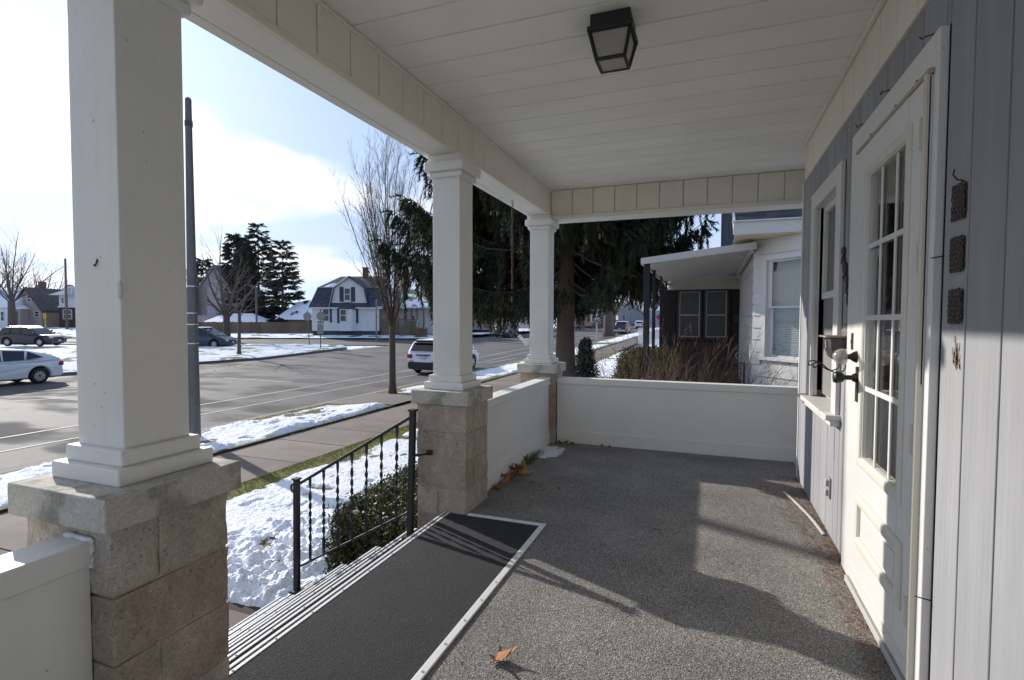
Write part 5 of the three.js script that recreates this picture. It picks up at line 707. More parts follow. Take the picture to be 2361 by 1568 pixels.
{
  const S = site('gambrel_house', 'white two storey house with blue grey gambrel roof across the side street', 'house', 797, 774, 63), X = S.X, Y = S.Y, D = -9;
  S.add('foundation', bx(X(721), X(873), -0.3, Y(762), D, -0.06), M(0.05, 0.052, 0.06, 0.9));
  S.add('wall', bx(X(719.5), X(874), Y(763), Y(708), D, 0), sidingW);
  const lap = []; for (let y = 708; y < 762; y += 3.2) lap.push(bx(X(719.5), X(874), Y(y), Y(y) + 0.02, 0.0, 0.012)); S.add('lap_lines', lap, trimW);
  // cross gable facing the street with gambrel outline
  const cx = 806, e = 43, b = 34, gp = [[X(cx - e), Y(710)], [X(cx - b), Y(664)], [X(cx - 17), Y(650)], [X(cx), Y(640)], [X(cx + 17), Y(650)], [X(cx + b), Y(664)], [X(cx + e), Y(710)]];
  S.add('gable_wall', prism(gp, -6, 0.02), sidingW);
  const slab = (p, q, m, z0 = -6, z1 = 0.35) => prism([p, q, [q[0] + (q[1] > p[1] ? 0 : 0), q[1] + 0.18], [p[0], p[1] + 0.18]], z0, z1);
  const gr = S.add('gable_roof', [slab([X(cx - e - 2), Y(712)], gp[1]), slab(gp[1], gp[3]), slab(gp[3], gp[5]), slab(gp[5], [X(cx + e + 2), Y(712)])], roofBlue);
  S.add('rake_trim', [slab([X(cx - e - 2), Y(711)], gp[1], 0, 0.351, 0.4), slab(gp[1], gp[3], 0, 0.351, 0.4)], trimW, gr);
  // main roof: steep lower slope, shallow upper slope, level ridge
  const lo = S.add('main_roof', hull([[X(714), Y(709), 0.35], [X(882), Y(709), 0.35], [X(714), Y(709), D - 0.3], [X(882), Y(709), D - 0.3], [X(725), Y(663), -1.1], [X(872), Y(663), -1.1], [X(725), Y(663), D + 1], [X(872), Y(663), D + 1]]), roofBlue);
  S.add('upper_slope', hull([[X(724), Y(663), -1.0], [X(873), Y(663), -1.0], [X(724), Y(663), D + 0.9], [X(873), Y(663), D + 0.9], [X(759), Y(631), -4.5], [X(873), Y(630), -4.5]]), roofGrey, lo);
  S.add('roof_snow', hull([[X(738), Y(661), -1.15], [X(764), Y(661), -1.15], [X(757), Y(650), -2.1], [X(768), Y(652), -2.0], [X(750), Y(659), -1.2]]), snowM, lo);
  S.add('eave_board', bx(X(714), X(882), Y(712), Y(709), D - 0.3, 0.36), trimW, lo);
  const ch = S.add('chimney', bx(X(815), X(827), Y(645), Y(611), -4.6, -4.0), brickR, lo); S.add('cap', bx(X(814), X(828), Y(611), Y(609), -4.7, -3.9), M(0.2, 0.19, 0.18, 0.9), ch);
  const ch2 = S.add('chimney', bx(X(918), X(928), Y(650), Y(616), -4.6, -4.0), brickR, lo); S.add('chimney_pipe', bx(X(919.5), X(926.5), Y(616), Y(613), -4.5, -4.1), M(0.1, 0.08, 0.07, 0.9), ch2);
  win(S, 794, 809.5, 664, 694, 0.02, null, { shut: 1 });
  win(S, 743.5, 760, 712, 741.5, 0, null); S.add('shutter', bx(X(761), X(765.5), Y(744), Y(711), 0, 0.05), M(0.03, 0.05, 0.10, 0.7));
  // bay window with its own little roof
  S.add('bay', hull([[X(784), Y(763), 0], [X(788), Y(763), 0.7], [X(815), Y(763), 0.7], [X(822), Y(763), 0], [X(784), Y(711), 0], [X(788), Y(711), 0.7], [X(815), Y(711), 0.7], [X(822), Y(711), 0]]), sidingW);
  S.add('bay_roof', hull([[X(779), Y(709), 0], [X(785), Y(708), 0.9], [X(818), Y(708), 0.9], [X(827), Y(709), 0], [X(792), Y(697), 0], [X(812), Y(697), 0]]), roofBlue);
  S.add('bay_header', bx(X(784), X(823), Y(713), Y(710.5), 0.0, 0.72), M(0.02, 0.025, 0.035, 0.7));
  win(S, 788, 804, 713, 742, 0.7, null); win(S, 807, 816.5, 714, 742, 0.62, null); for (const x of [778, 821.5]) S.add('shutter', bx(X(x), X(x + 5), Y(745), Y(712), 0.02, 0.07), M(0.03, 0.05, 0.085, 0.7));
  // wood porch wing on the right
  const tan = M(0.22, 0.155, 0.095, 0.85, { map: sidingMap });
  const wg = S.add('wing_wall', bx(X(874), X(1010), -0.2, Y(705), D, -2.2), sidingW); S.add('wing_roof', hull([[X(872), Y(707), 0.3], [X(1015), Y(707), 0.3], [X(872), Y(707), D], [X(1015), Y(707), D], [X(872), Y(696), -2.5], [X(1015), Y(696), -2.5], [X(872), Y(660), -5], [X(1010), Y(660), -5]]), M(0.8, 0.82, 0.85, 0.85, { map: snowGroundMap }), wg); S.add('wing_fascia', bx(X(872), X(1015), Y(710), Y(706.5), 0.2, 0.32), trimW, wg);
  const dk = S.add('deck', bx(X(876), X(968), -0.2, Y(757), -2.2, 0), tan); for (const x of [877, 915, 947, 960, 975, 1000]) S.add('deck_post', bx(X(x), X(x) + 0.16, -0.2, Y(710), -0.16, 0.0), tan, dk); S.add('deck_rail', bx(X(877), X(962), Y(738), Y(735), -0.1, -0.02), tan, dk);
  for (let x = 880; x < 960; x += 3.4) if (Math.abs(x - 925) > 5) S.add('deck_panel', bx(X(x), X(x + 3), Y(757), Y(739), -0.09, -0.05), tan, dk);
  const dr = S.add('door', bx(X(921), X(932), Y(754), Y(707), -2.2, -2.12), trimW); S.add('door_glass', bx(X(923.5), X(930), Y(740), Y(713), -2.12, -2.1), winDark, dr); win(S, 938, 945, 712, 728, -2.2, null);
  for (let k = 0; k < 6; k++) S.add('stair', bx(X(963), X(984), -0.2, Y(771 - k * 2.6), 0.9 - k * 0.28, 1.2 - k * 0.28), tan); for (const x of [962, 984]) S.add('stair_rail', bar(V(X(x), Y(733), -0.3), V(X(x + 3), Y(754), 1.2), 0.1), M(0.45, 0.38, 0.30, 0.8)); for (const x of [964, 986]) S.add('stair_post', bx(X(x), X(x) + 0.12, -0.1, Y(753), 1.1, 1.22), tan);
  S.add('downspout', [bar(V(X(908), Y(712), 0.1), V(X(909.5), Y(752), 0.1), 0.09), bar(V(X(909.5), Y(752), 0.1), V(X(906), Y(771), 0.25), 0.09)], trimW); S.add('meter_box', bx(X(943), X(948), Y(737), Y(728), -2.2, -2.05), M(0.12, 0.12, 0.12, 0.6));
}
{ // board fence in panels
  const S = site('board_fence', 'tall brown board fence behind the maple, left of the white house', 'fence', 600, 776, 67), X = S.X, Y = S.Y, fm = [[0.22, 0.155, 0.095], [0.19, 0.135, 0.085], [0.245, 0.175, 0.11]].map(c => M(...c, 0.9, { map: sidingMap }));
  for (let k = 0, x = 425; x < 733; x += 22, k++) { const g = []; for (let b = 0; b < 8; b++) g.push(bx(X(x + b * 2.75) + 0.006, X(x + (b + 1) * 2.75) - 0.006, -0.5, Y(742.5) - 0.03 * h2(k, b, 4), 0.012 * (b % 2), 0.03 + 0.012 * (b % 2))); S.add('fence_panel', g, fm[k % 3]); S.add('fence_post', bx(X(x) - 0.05, X(x) + 0.05, -0.5, Y(741.5), -0.12, -0.02), fm[1]); }
}
{
  let S = site('garage', 'low garage with snow covered hip roof right of the spruces', 'garage', 690, 770, 80), X = S.X, Y = S.Y; S.add('wall', bx(X(640), X(735), -0.5, Y(736), -7, 0), M(0.14, 0.10, 0.08, 0.9)); S.add('roof', hull([[X(634), Y(737), 0.5], [X(742), Y(737), 0.5], [X(634), Y(737), -7.5], [X(742), Y(737), -7.5], [X(668), Y(694), -3.4], [X(712), Y(693), -3.6]]), snowM);
  S = site('garage', 'low garage with snow covered roof behind the fence by the lilac house', 'garage', 525, 772, 76); ({ X, Y } = S); S.add('wall', bx(X(476), X(588), -0.5, Y(742), -6, 0), M(0.45, 0.44, 0.45, 0.8)); S.add('roof', hull([[X(468), Y(743), 0.4], [X(594), Y(743), 0.4], [X(468), Y(743), -6.4], [X(594), Y(743), -6.4], [X(494), Y(722), -3], [X(560), Y(722), -3]]), snowM);
  S = site('lilac_house', 'lilac sided house with steep gable behind the fence', 'house', 500, 770, 86); ({ X, Y } = S); const lil = M(0.50, 0.42, 0.46, 0.8, { map: sidingMap });
  S.add('wall', prism([[X(425), -0.5], [X(566), -0.5], [X(566), Y(713)], [X(497), Y(618)], [X(425), Y(718)]], -9, 0), lil); S.add('roof', [prism([[X(497), Y(617)], [X(572), Y(722)], [X(572), Y(717)], [X(497), Y(611)]], -9.4, 0.4), prism([[X(497), Y(617)], [X(420), Y(724)], [X(420), Y(719)], [X(497), Y(611)]], -9.4, 0.4)], M(0.20, 0.18, 0.18, 0.9)); S.add('roof_snow', prism([[X(534), Y(663)], [X(570), Y(716)], [X(570), Y(714)], [X(534), Y(660)]], -9, 0.42), snowM); win(S, 508, 517, 677, 698, 0, null); win(S, 470, 480, 735, 752, 0, null); win(S, 536, 546, 728, 745, 0, null);
  S = site('cream_house', 'cream gabled house with snowy porch roof across the road', 'house', 62, 758, 88); ({ X, Y } = S); const crm = M(0.50, 0.42, 0.34, 0.8, { map: sidingMap });
  S.add('wall', prism([[X(28), -0.8], [X(97), -0.8], [X(97), Y(713)], [X(62), Y(666)], [X(28), Y(713)]], -9, 0), crm); S.add('roof', [prism([[X(62), Y(666)], [X(101), Y(719)], [X(101), Y(716)], [X(62), Y(662)]], -9.4, 0.4), prism([[X(62), Y(666)], [X(22), Y(719)], [X(22), Y(716)], [X(62), Y(662)]], -9.4, 0.4)], roofGrey); S.add('snow_slope', hull([[X(-20), Y(712), 0.1], [X(60), Y(712), 0.1], [X(-10), Y(664), -4], [X(60), Y(664), -4]]), snowM);
  win(S, 64, 74, 680, 697, 0, null); win(S, 80, 92, 717, 731, 0, null, { shut: 0 }); const pr = S.add('porch', bx(X(32), X(70), -0.8, Y(712), 0, 1.8), M(0.35, 0.30, 0.26, 0.8)); S.add('porch_roof', hull([[X(30), Y(713), 0], [X(72), Y(713), 0], [X(30), Y(713), 2.2], [X(72), Y(713), 2.2], [X(42), Y(704), 0.3], [X(62), Y(704), 0.3]]), snowM, pr); win(S, 40, 50, 717, 733, 1.8, pr); S.add('porch_door', bx(X(58), X(65), Y(748), Y(718), 1.8, 1.85), winDark, pr); S.add('chimney', bx(X(53), X(61), Y(672), Y(646), -4, -3), brickR);
  S = site('white_house', 'white house partly cut off beside the cream gabled house', 'house', 0, 758, 86); ({ X, Y } = S); S.add('wall', bx(X(-60), X(27), -0.8, Y(708), -8, 0), sidingW); S.add('roof', hull([[X(-64), Y(709), 0.4], [X(30), Y(709), 0.4], [X(-64), Y(709), -8.4], [X(30), Y(709), -8.4], [X(-60), Y(665), -4], [X(26), Y(665), -4]]), snowM); win(S, 2, 11, 718, 740, 0, null); win(S, -16, -8, 718, 740, 0, null);
  S = site('dark_roofed_house', 'low house with broad dark roof between the cream and brick houses', 'house', 108, 757, 95); ({ X, Y } = S); S.add('wall', bx(X(92), X(140), -0.8, Y(712), -8, 0), M(0.36, 0.28, 0.21, 0.8)); S.add('roof', hull([[X(86), Y(714), 0.6], [X(146), Y(714), 0.6], [X(86), Y(714), -8], [X(146), Y(714), -8], [X(74), Y(668), -4], [X(138), Y(668), -4]]), M(0.06, 0.06, 0.065, 0.9, { map: roofMap })); S.add('roof_snow', hull([[X(88), Y(713), 0.62], [X(132), Y(712), 0.62], [X(92), Y(708), 0.35], [X(126), Y(709), 0.35]]), snowM); win(S, 122, 127, 723, 742, 0, null);
  S = site('brick_house', 'dark brick house with white upper storey and hip roof behind the utility pole', 'house', 165, 759, 88); ({ X, Y } = S); S.add('wall', bx(X(136), X(205), -0.8, Y(707), -8, 0), M(0.10, 0.06, 0.05, 0.9, { map: blockMap })); S.add('upper_storey', bx(X(137), X(204), Y(707), Y(680), -8, -0.05), sidingW); S.add('belt_course', bx(X(135), X(206), Y(709), Y(706), -8, 0.06), trimW); S.add('roof', hull([[X(124), Y(681), 1], [X(216), Y(681), 1], [X(124), Y(681), -9], [X(216), Y(681), -9], [X(168), Y(646), -4]]), M(0.42, 0.42, 0.42, 0.9)); S.add('dormer', bx(X(152), X(170), Y(676), Y(660), -4, 0.2), sidingW); win(S, 155, 160, 664, 674, 0.2, null); win(S, 162, 167, 664, 674, 0.2, null); win(S, 142, 149, 686, 700, -0.05, null); win(S, 146, 167, 714, 736, 0, null); S.add('chimney', bx(X(141), X(148), Y(672), Y(656), -2, -1), brickR);
  S = site('brown_house', 'brown house half hidden behind the drooping spruce branches', 'house', 1085, 772, 74); ({ X, Y } = S); S.add('wall', bx(X(1015), X(1135), -0.6, Y(700), -9, 0), M(0.20, 0.14, 0.11, 0.9)); S.add('roof', hull([[X(1008), Y(702), 0.5], [X(1142), Y(702), 0.5], [X(1008), Y(702), -9.5], [X(1142), Y(702), -9.5], [X(1030), Y(655), -4.5], [X(1120), Y(655), -4.5]]), roofGrey); S.add('porch', bx(X(1040), X(1130), Y(760), Y(716), 0, 2), M(0.30, 0.25, 0.2, 0.9)); win(S, 1100, 1112, 722, 740, 2, null); win(S, 1055, 1070, 722, 740, 2, null);
  S = site('yellow_house', 'pale yellow house seen between the spruce branches', 'house', 1180, 765, 100); ({ X, Y } = S); S.add('wall', bx(X(1140), X(1225), -0.6, Y(672), -9, 0), M(0.52, 0.48, 0.36, 0.8)); S.add('roof', hull([[X(1134), Y(674), 0.5], [X(1231), Y(674), 0.5], [X(1134), Y(674), -9.5], [X(1231), Y(674), -9.5], [X(1155), Y(630), -4.5], [X(1210), Y(630), -4.5]]), snowM); win(S, 1150, 1160, 684, 704, 0, null); win(S, 1200, 1210, 684, 704, 0, null); win(S, 1172, 1182, 722, 742, 0, null);
  S = site('row_house', 'brick bungalow with white door down the road beyond the spruce trunk', 'house', 1360, 757, 120); ({ X, Y } = S); S.add('wall', bx(X(1300), X(1420), -0.5, Y(700), -9, 0), M(0.17, 0.12, 0.10, 0.9)); S.add('roof', hull([[X(1294), Y(703), 0.6], [X(1428), Y(703), 0.6], [X(1294), Y(703), -9.6], [X(1428), Y(703), -9.6], [X(1320), Y(676), -4.5], [X(1402), Y(676), -4.5]]), M(0.18, 0.18, 0.2, 0.9)); S.add('door', bx(X(1361), X(1369), Y(752), Y(725), 0, 0.06), trimW); win(S, 1335, 1352, 726, 742, 0, null); win(S, 1385, 1400, 722, 738, 0, null); S.add('porch_beam', bx(X(1330), X(1410), Y(716), Y(712), 0.1, 1.5), trimW);
  S = site('row_house', 'grey gabled house farther down the road by the pickup', 'house', 1450, 750, 170); ({ X, Y } = S); S.add('wall', prism([[X(1425), -0.5], [X(1482), -0.5], [X(1482), Y(722)], [X(1450), Y(694)], [X(1425), Y(718)]], -10, 0), M(0.26, 0.27, 0.30, 0.9)); S.add('roof', [prism([[X(1450), Y(694)], [X(1488), Y(727)], [X(1488), Y(724)], [X(1450), Y(690)]], -10.4, 0.5), prism([[X(1450), Y(694)], [X(1418), Y(724)], [X(1418), Y(721)], [X(1450), Y(690)]], -10.4, 0.5)], M(0.5, 0.5, 0.52, 0.9)); win(S, 1446, 1456, 708, 718, 0, null); win(S, 1434, 1442, 726, 738, 0, null);
  S = site('row_house', 'pale blue house at the far end of the road', 'house', 1500, 747, 230); ({ X, Y } = S); S.add('wall', bx(X(1480), X(1530), -0.5, Y(715), -10, 0), M(0.32, 0.38, 0.42, 0.9)); S.add('roof', hull([[X(1476), Y(716), 0.6], [X(1534), Y(716), 0.6], [X(1476), Y(716), -10], [X(1534), Y(716), -10], [X(1486), Y(700), -5], [X(1524), Y(700), -5]]), snowM); win(S, 1488, 1496, 722, 730, 0, null);
}
// ---------- vehicles ----------
const tyreM = M(0.015, 0.015, 0.016, 0.85), rimM = M(0.45, 0.46, 0.47, 0.35, { metalness: 0.7 }), carGlass = new THREE.MeshPhysicalMaterial({ color: C(0.012, 0.016, 0.02), roughness: 0.05, clearcoat: 1 }), tailM = M(0.35, 0.015, 0.015, 0.2), headM = M(0.6, 0.62, 0.65, 0.15), trimB = M(0.02, 0.02, 0.022, 0.6);
// profile points along x from rear (0) to nose (L), y up
const CAR = {
  hatch: { L: 4.57, W: 1.76, H: 1.47, wr: 0.32, ax: [0.88, 3.58], body: [[0.05, 0.30], [0.0, 0.55], [0.04, 0.92], [0.18, 1.06], [1.0, 0.98], [3.2, 0.93], [3.75, 0.86], [4.4, 0.66], [4.57, 0.5], [4.5, 0.25]], cab: [[0.16, 1.02], [0.7, 1.25], [1.35, 1.41], [2.1, 1.46], [2.75, 1.36], [3.65, 0.88]], glass: [[[0.75, 1.08], [1.25, 1.34], [1.35, 1.0]], [[1.42, 1.0], [1.35, 1.35], [2.05, 1.40], [2.08, 0.98]], [[2.15, 0.98], [2.12, 1.40], [2.6, 1.34], [3.2, 0.96]]] },
  suv: { L: 4.8, W: 1.92, H: 1.70, wr: 0.37, ax: [0.98, 3.82], body: [[0.06, 0.38], [0.0, 0.62], [0.05, 1.02], [0.2, 1.12], [2.0, 1.08], [3.55, 1.05], [4.3, 0.99], [4.68, 0.85], [4.8, 0.55], [4.72, 0.3]], cab: [[0.1, 1.08], [0.42, 1.55], [0.75, 1.68], [2.2, 1.7], [2.85, 1.60], [3.7, 1.02]], glass: [[[0.5, 1.14], [0.68, 1.55], [1.25, 1.6], [1.3, 1.12]], [[1.38, 1.12], [1.34, 1.6], [2.15, 1.61], [2.2, 1.10]], [[2.3, 1.10], [2.27, 1.61], [2.75, 1.55], [3.4, 1.08]]] },
  van: { L: 5.1, W: 1.96, H: 1.75, wr: 0.34, ax: [0.98, 4.0], body: [[0.05, 0.34], [0.0, 0.6], [0.03, 1.05], [0.15, 1.12], [2.0, 1.08], [3.6, 1.02], [4.5, 0.92], [4.95, 0.75], [5.1, 0.5], [5.02, 0.26]], cab: [[0.06, 1.08], [0.3, 1.62], [0.6, 1.73], [2.4, 1.75], [3.0, 1.66], [4.15, 0.98]], glass: [[[0.35, 1.14], [0.5, 1.6], [1.5, 1.64], [1.52, 1.12]], [[1.62, 1.12], [1.6, 1.64], [2.5, 1.65], [2.55, 1.1]], [[2.65, 1.1], [2.6, 1.65], [3.0, 1.58], [3.85, 1.04]]] },
  sedan: { L: 4.75, W: 1.83, H: 1.45, wr: 0.33, ax: [0.98, 3.76], body: [[0.05, 0.3], [0.0, 0.6], [0.06, 0.98], [0.7, 1.02], [2.2, 0.95], [3.4, 0.93], [4.3, 0.8], [4.68, 0.65], [4.75, 0.45], [4.68, 0.24]], cab: [[0.55, 1.0], [1.3, 1.36], [1.9, 1.45], [2.45, 1.42], [2.75, 1.34], [3.55, 0.92]], glass: [[[1.0, 1.04], [1.4, 1.32], [2.0, 1.38], [2.02, 0.99]], [[2.1, 0.99], [2.08, 1.38], [2.6, 1.33], [3.2, 0.97]]] },
  truck: { L: 5.8, W: 2.0, H: 1.92, wr: 0.4, ax: [1.2, 4.75], body: [[0.04, 0.5], [0.0, 0.7], [0.02, 1.32], [0.12, 1.36], [2.2, 1.34], [4.4, 1.28], [5.4, 1.2], [5.72, 1.05], [5.8, 0.7], [5.7, 0.4]], cab: [[2.15, 1.3], [2.35, 1.86], [2.7, 1.92], [3.6, 1.92], [3.95, 1.82], [4.6, 1.26]], glass: [[[2.35, 1.38], [2.5, 1.8], [3.05, 1.83], [3.08, 1.36]], [[3.16, 1.36], [3.14, 1.83], [3.8, 1.76], [4.3, 1.32]]] },
};
function car(name, type, label, pos, heading, paint, o = {}) {
  const c = CAR[type], g = new THREE.Group(); g.name = numbered(name); g.position.copy(pos); g.rotation.y = heading; scene.add(g); tag(g, label, o.cat || (type === 'truck' ? 'pickup' : 'car'), o.group);
  const hw = c.W / 2, belt = c.cab[0][1], H = c.H; // local: x rear->nose centred, z sideways
  const half = (x, y) => { let w = hw; const e = Math.min(x, c.L - x); w *= 1 - 0.13 * Math.pow(clamp(1 - e / 0.75, 0, 1), 2); if (y > belt) w *= 1 - 0.20 * clamp((y - belt) / (H - belt), 0, 1.1); w *= 1 - 0.05 * clamp((0.55 - y) / 0.3, 0, 1); return w; };
  const s = new THREE.Shape(), b = c.body, gc = 0.24; s.moveTo(b[0][0], b[0][1]); for (let i = 1; i < b.length; i++) s.lineTo(b[i][0], b[i][1]);
  for (const ax of [...c.ax].reverse()) { const ra = c.wr + 0.07, dy = gc - c.wr, hx = Math.sqrt(ra * ra - dy * dy), a0 = Math.atan2(dy, hx); s.lineTo(ax + hx, gc); s.absarc(ax, c.wr, ra, a0, PI - a0, false); } s.lineTo(b[0][0] + 0.05, gc);
  const warp = geo => { const p = geo.attributes.position; for (let i = 0; i < p.count; i++) { const x = p.getX(i), y = p.getY(i), z = p.getZ(i); p.setZ(i, z * half(x, y)); p.setX(i, x - c.L / 2); } geo.computeVertexNormals(); return geo; };
  const ex = (shape, bv) => { const geo = new THREE.ExtrudeGeometry(shape, { depth: 2 - 2 * bv, steps: 1, bevelEnabled: true, bevelSize: 0.05, bevelOffset: -0.05, bevelThickness: bv, bevelSegments: 2, curveSegments: 10 }); geo.translate(0, 0, -1 + bv); return warp(geo); };
  const body = L('body', ex(s, 0.07), paint, g);
  const cs = new THREE.Shape(c.cab.map(p => new THREE.Vector2(...p))); const cabin = L('cabin', ex(cs, 0.09), o.cabPaint || paint, g);
  const pane = (pts, sg) => { const tr = THREE.ShapeUtils.triangulateShape(pts.map(p => new THREE.Vector2(...p)), []); const pos = []; for (const t of tr) for (const k of t) { const [x, y] = pts[k]; pos.push(x - c.L / 2, y, sg * (half(x, y) + 0.012)); } const q = new THREE.BufferGeometry(); q.setAttribute('position', new THREE.Float32BufferAttribute(pos, 3)); q.computeVertexNormals(); return q; };
  const dg = new THREE.MeshPhysicalMaterial({ color: C(0.014, 0.018, 0.022), roughness: 0.06, side: THREE.DoubleSide });
  for (const sg of [-1, 1]) for (const pts of c.glass) L('side_window', pane(pts, sg), dg, cabin);
  const cab = c.cab, n = cab.length, quad = (p, q, k, off) => { const m = t => [lerp(p[0], q[0], t), lerp(p[1], q[1], t)], [x0, y0] = m(0.1), [x1, y1] = m(0.92), w0 = half(x0, y0) * k, w1 = half(x1, y1) * k; const v = [[x0 - c.L / 2 + off, y0 + 0.015, -w0], [x0 - c.L / 2 + off, y0 + 0.015, w0], [x1 - c.L / 2 + off, y1 + 0.015, w1], [x1 - c.L / 2 + off, y1 + 0.015, -w1]]; const r = new THREE.BufferGeometry(); r.setAttribute('position', new THREE.Float32BufferAttribute([...v[0], ...v[1], ...v[2], ...v[0], ...v[2], ...v[3]], 3)); r.computeVertexNormals(); return r; };
  L('windscreen', quad(cab[n - 1], cab[n - 2], 0.88, 0.025), dg, cabin); L('rear_window', quad(cab[0], cab[1], 0.84, -0.03), dg, cabin);
  const tg = new THREE.LatheGeometry([[c.wr * 0.62, -0.1], [c.wr * 0.92, -0.105], [c.wr, -0.07], [c.wr, 0.07], [c.wr * 0.92, 0.105], [c.wr * 0.62, 0.1]].map(p => new THREE.Vector2(...p)), 24); tg.rotateX(PI / 2);
  const rg = merge([(() => { const d = new THREE.CylinderGeometry(c.wr * 0.62, c.wr * 0.62, 0.05, 20); d.rotateX(PI / 2); d.translate(0, 0, 0.02); return d; })()]), spk = []; for (let k = 0; k < 10; k++) { const q = new THREE.BoxGeometry(c.wr * 0.5, 0.05, 0.03); q.translate(c.wr * 0.33, 0, 0.07); q.rotateZ(k * PI / 5); spk.push(q); } const ring = new THREE.TorusGeometry(c.wr * 0.6, 0.018, 6, 24); ring.translate(0, 0, 0.075); spk.push(ring); const sg2 = merge(spk);
  for (const ax of c.ax) for (const sd of [-1, 1]) { const w = sh(new THREE.Mesh(tg, tyreM)); w.name = 'wheel'; w.position.set(ax - c.L / 2, c.wr, sd * (hw - 0.13)); if (sd < 0) w.rotation.y = PI; body.add(w); const r = sh(new THREE.Mesh(rg, M(0.03, 0.03, 0.03, 0.6))); r.name = 'hub'; w.add(r); const q = sh(new THREE.Mesh(sg2, rimM)); q.name = 'rim'; w.add(q); }
  L('underside', bx(0.3 - c.L / 2, c.L / 2 - 0.3, 0.2, 0.45, -hw * 0.82, hw * 0.82), trimB, body);
  const hgt = b[2][1]; for (const sd of [-1, 1]) { const ty = type === 'truck' ? 1.02 : hgt - 0.13; L('tail_light', bx(-c.L / 2 - 0.01, -c.L / 2 + 0.28, ty - 0.1, ty + 0.09, sd * hw * 0.62, sd * hw * 0.915, 0.03), tailM, body); const fy = b[b.length - 3][1] - 0.03; L('headlight', bx(c.L / 2 - 0.45, c.L / 2 - 0.07, fy - 0.13, fy + 0.0, sd * hw * 0.55, sd * hw * 0.91, 0.03), headM, body); L('mirror', bx(lerp(cab[n - 1][0], cab[n - 2][0], 0.25) - c.L / 2 - 0.12, lerp(cab[n - 1][0], cab[n - 2][0], 0.25) - c.L / 2 + 0.03, belt + 0.02, belt + 0.17, sd * (hw + 0.0), sd * (hw + 0.16), 0.03), o.mirror || paint, body); }
  L('rear_plate', bx(-c.L / 2 - 0.035, -c.L / 2 + 0.01, 0.78, 0.92, -0.16, 0.16), M(0.55, 0.56, 0.58, 0.5), body); L('front_plate', bx(c.L / 2 - 0.06, c.L / 2 + 0.02, 0.45, 0.56, -0.16, 0.16), M(0.55, 0.56, 0.58, 0.5), body);
  L('rear_bumper', bx(-c.L / 2 - 0.03, -c.L / 2 + 0.3, o.bump ?? 0.28, (o.bump ?? 0.28) + 0.26, -hw * 0.84, hw * 0.84, 0.05), o.bumpM || trimB, body); L('grille', bx(c.L / 2 - 0.2, c.L / 2 - 0.0, 0.42, 0.68, -hw * 0.5, hw * 0.5, 0.04), trimB, body);
  for (const sd of [-1, 1]) for (const x of c.ax.length ? [lerp(c.ax[0], c.ax[1], 0.33), lerp(c.ax[0], c.ax[1], 0.66)] : []) L('door_handle', bx(x - c.L / 2 - 0.1, x - c.L / 2 + 0.1, belt - 0.16, belt - 0.12, sd * (hw - 0.005), sd * (hw + 0.025), 0.01), o.mirror || paint, body);
  if (o.snow) L('roof_snow', (() => { const q = new THREE.PlaneGeometry(2.2, c.W * 0.66, 24, 14); q.rotateX(-PI / 2); const p = q.attributes.position; for (let i = 0; i < p.count; i++) { const x = p.getX(i), z = p.getZ(i), e = smooth(0, 0.15, 1.1 - Math.abs(x)) * smooth(0, 0.1, c.W * 0.33 - Math.abs(z)); p.setY(i, H - 0.035 + e * 0.05 * fbm(x * 4, z * 4, 3)); p.setX(i, x - 0.55); } q.computeVertexNormals(); return q; })(), snowM, cabin);
  if (o.bars) for (const sd of [-1, 1]) L('roof_bar', bar(V(-c.L / 2 + 0.8, H + 0.04, sd * hw * 0.68), V(-c.L / 2 + 2.6, H + 0.04, sd * hw * 0.68), 0.035), rimM, cabin);
  if (o.bed) L('bed_floor', bx(-c.L / 2 + 0.1, -c.L / 2 + 2.1, 1.3, 1.39, -hw * 0.8, hw * 0.8), trimB, body);
  return g;
}
const pt = (r, g, b, rough = 0.3) => new THREE.MeshPhysicalMaterial({ color: C(r, g, b), roughness: rough + 0.15, clearcoat: 0.35, clearcoatRoughness: 0.15 });
const away = PI / 2, toward = -PI / 2, SIDE = 20.528 * PI / 180; // heading of local +x
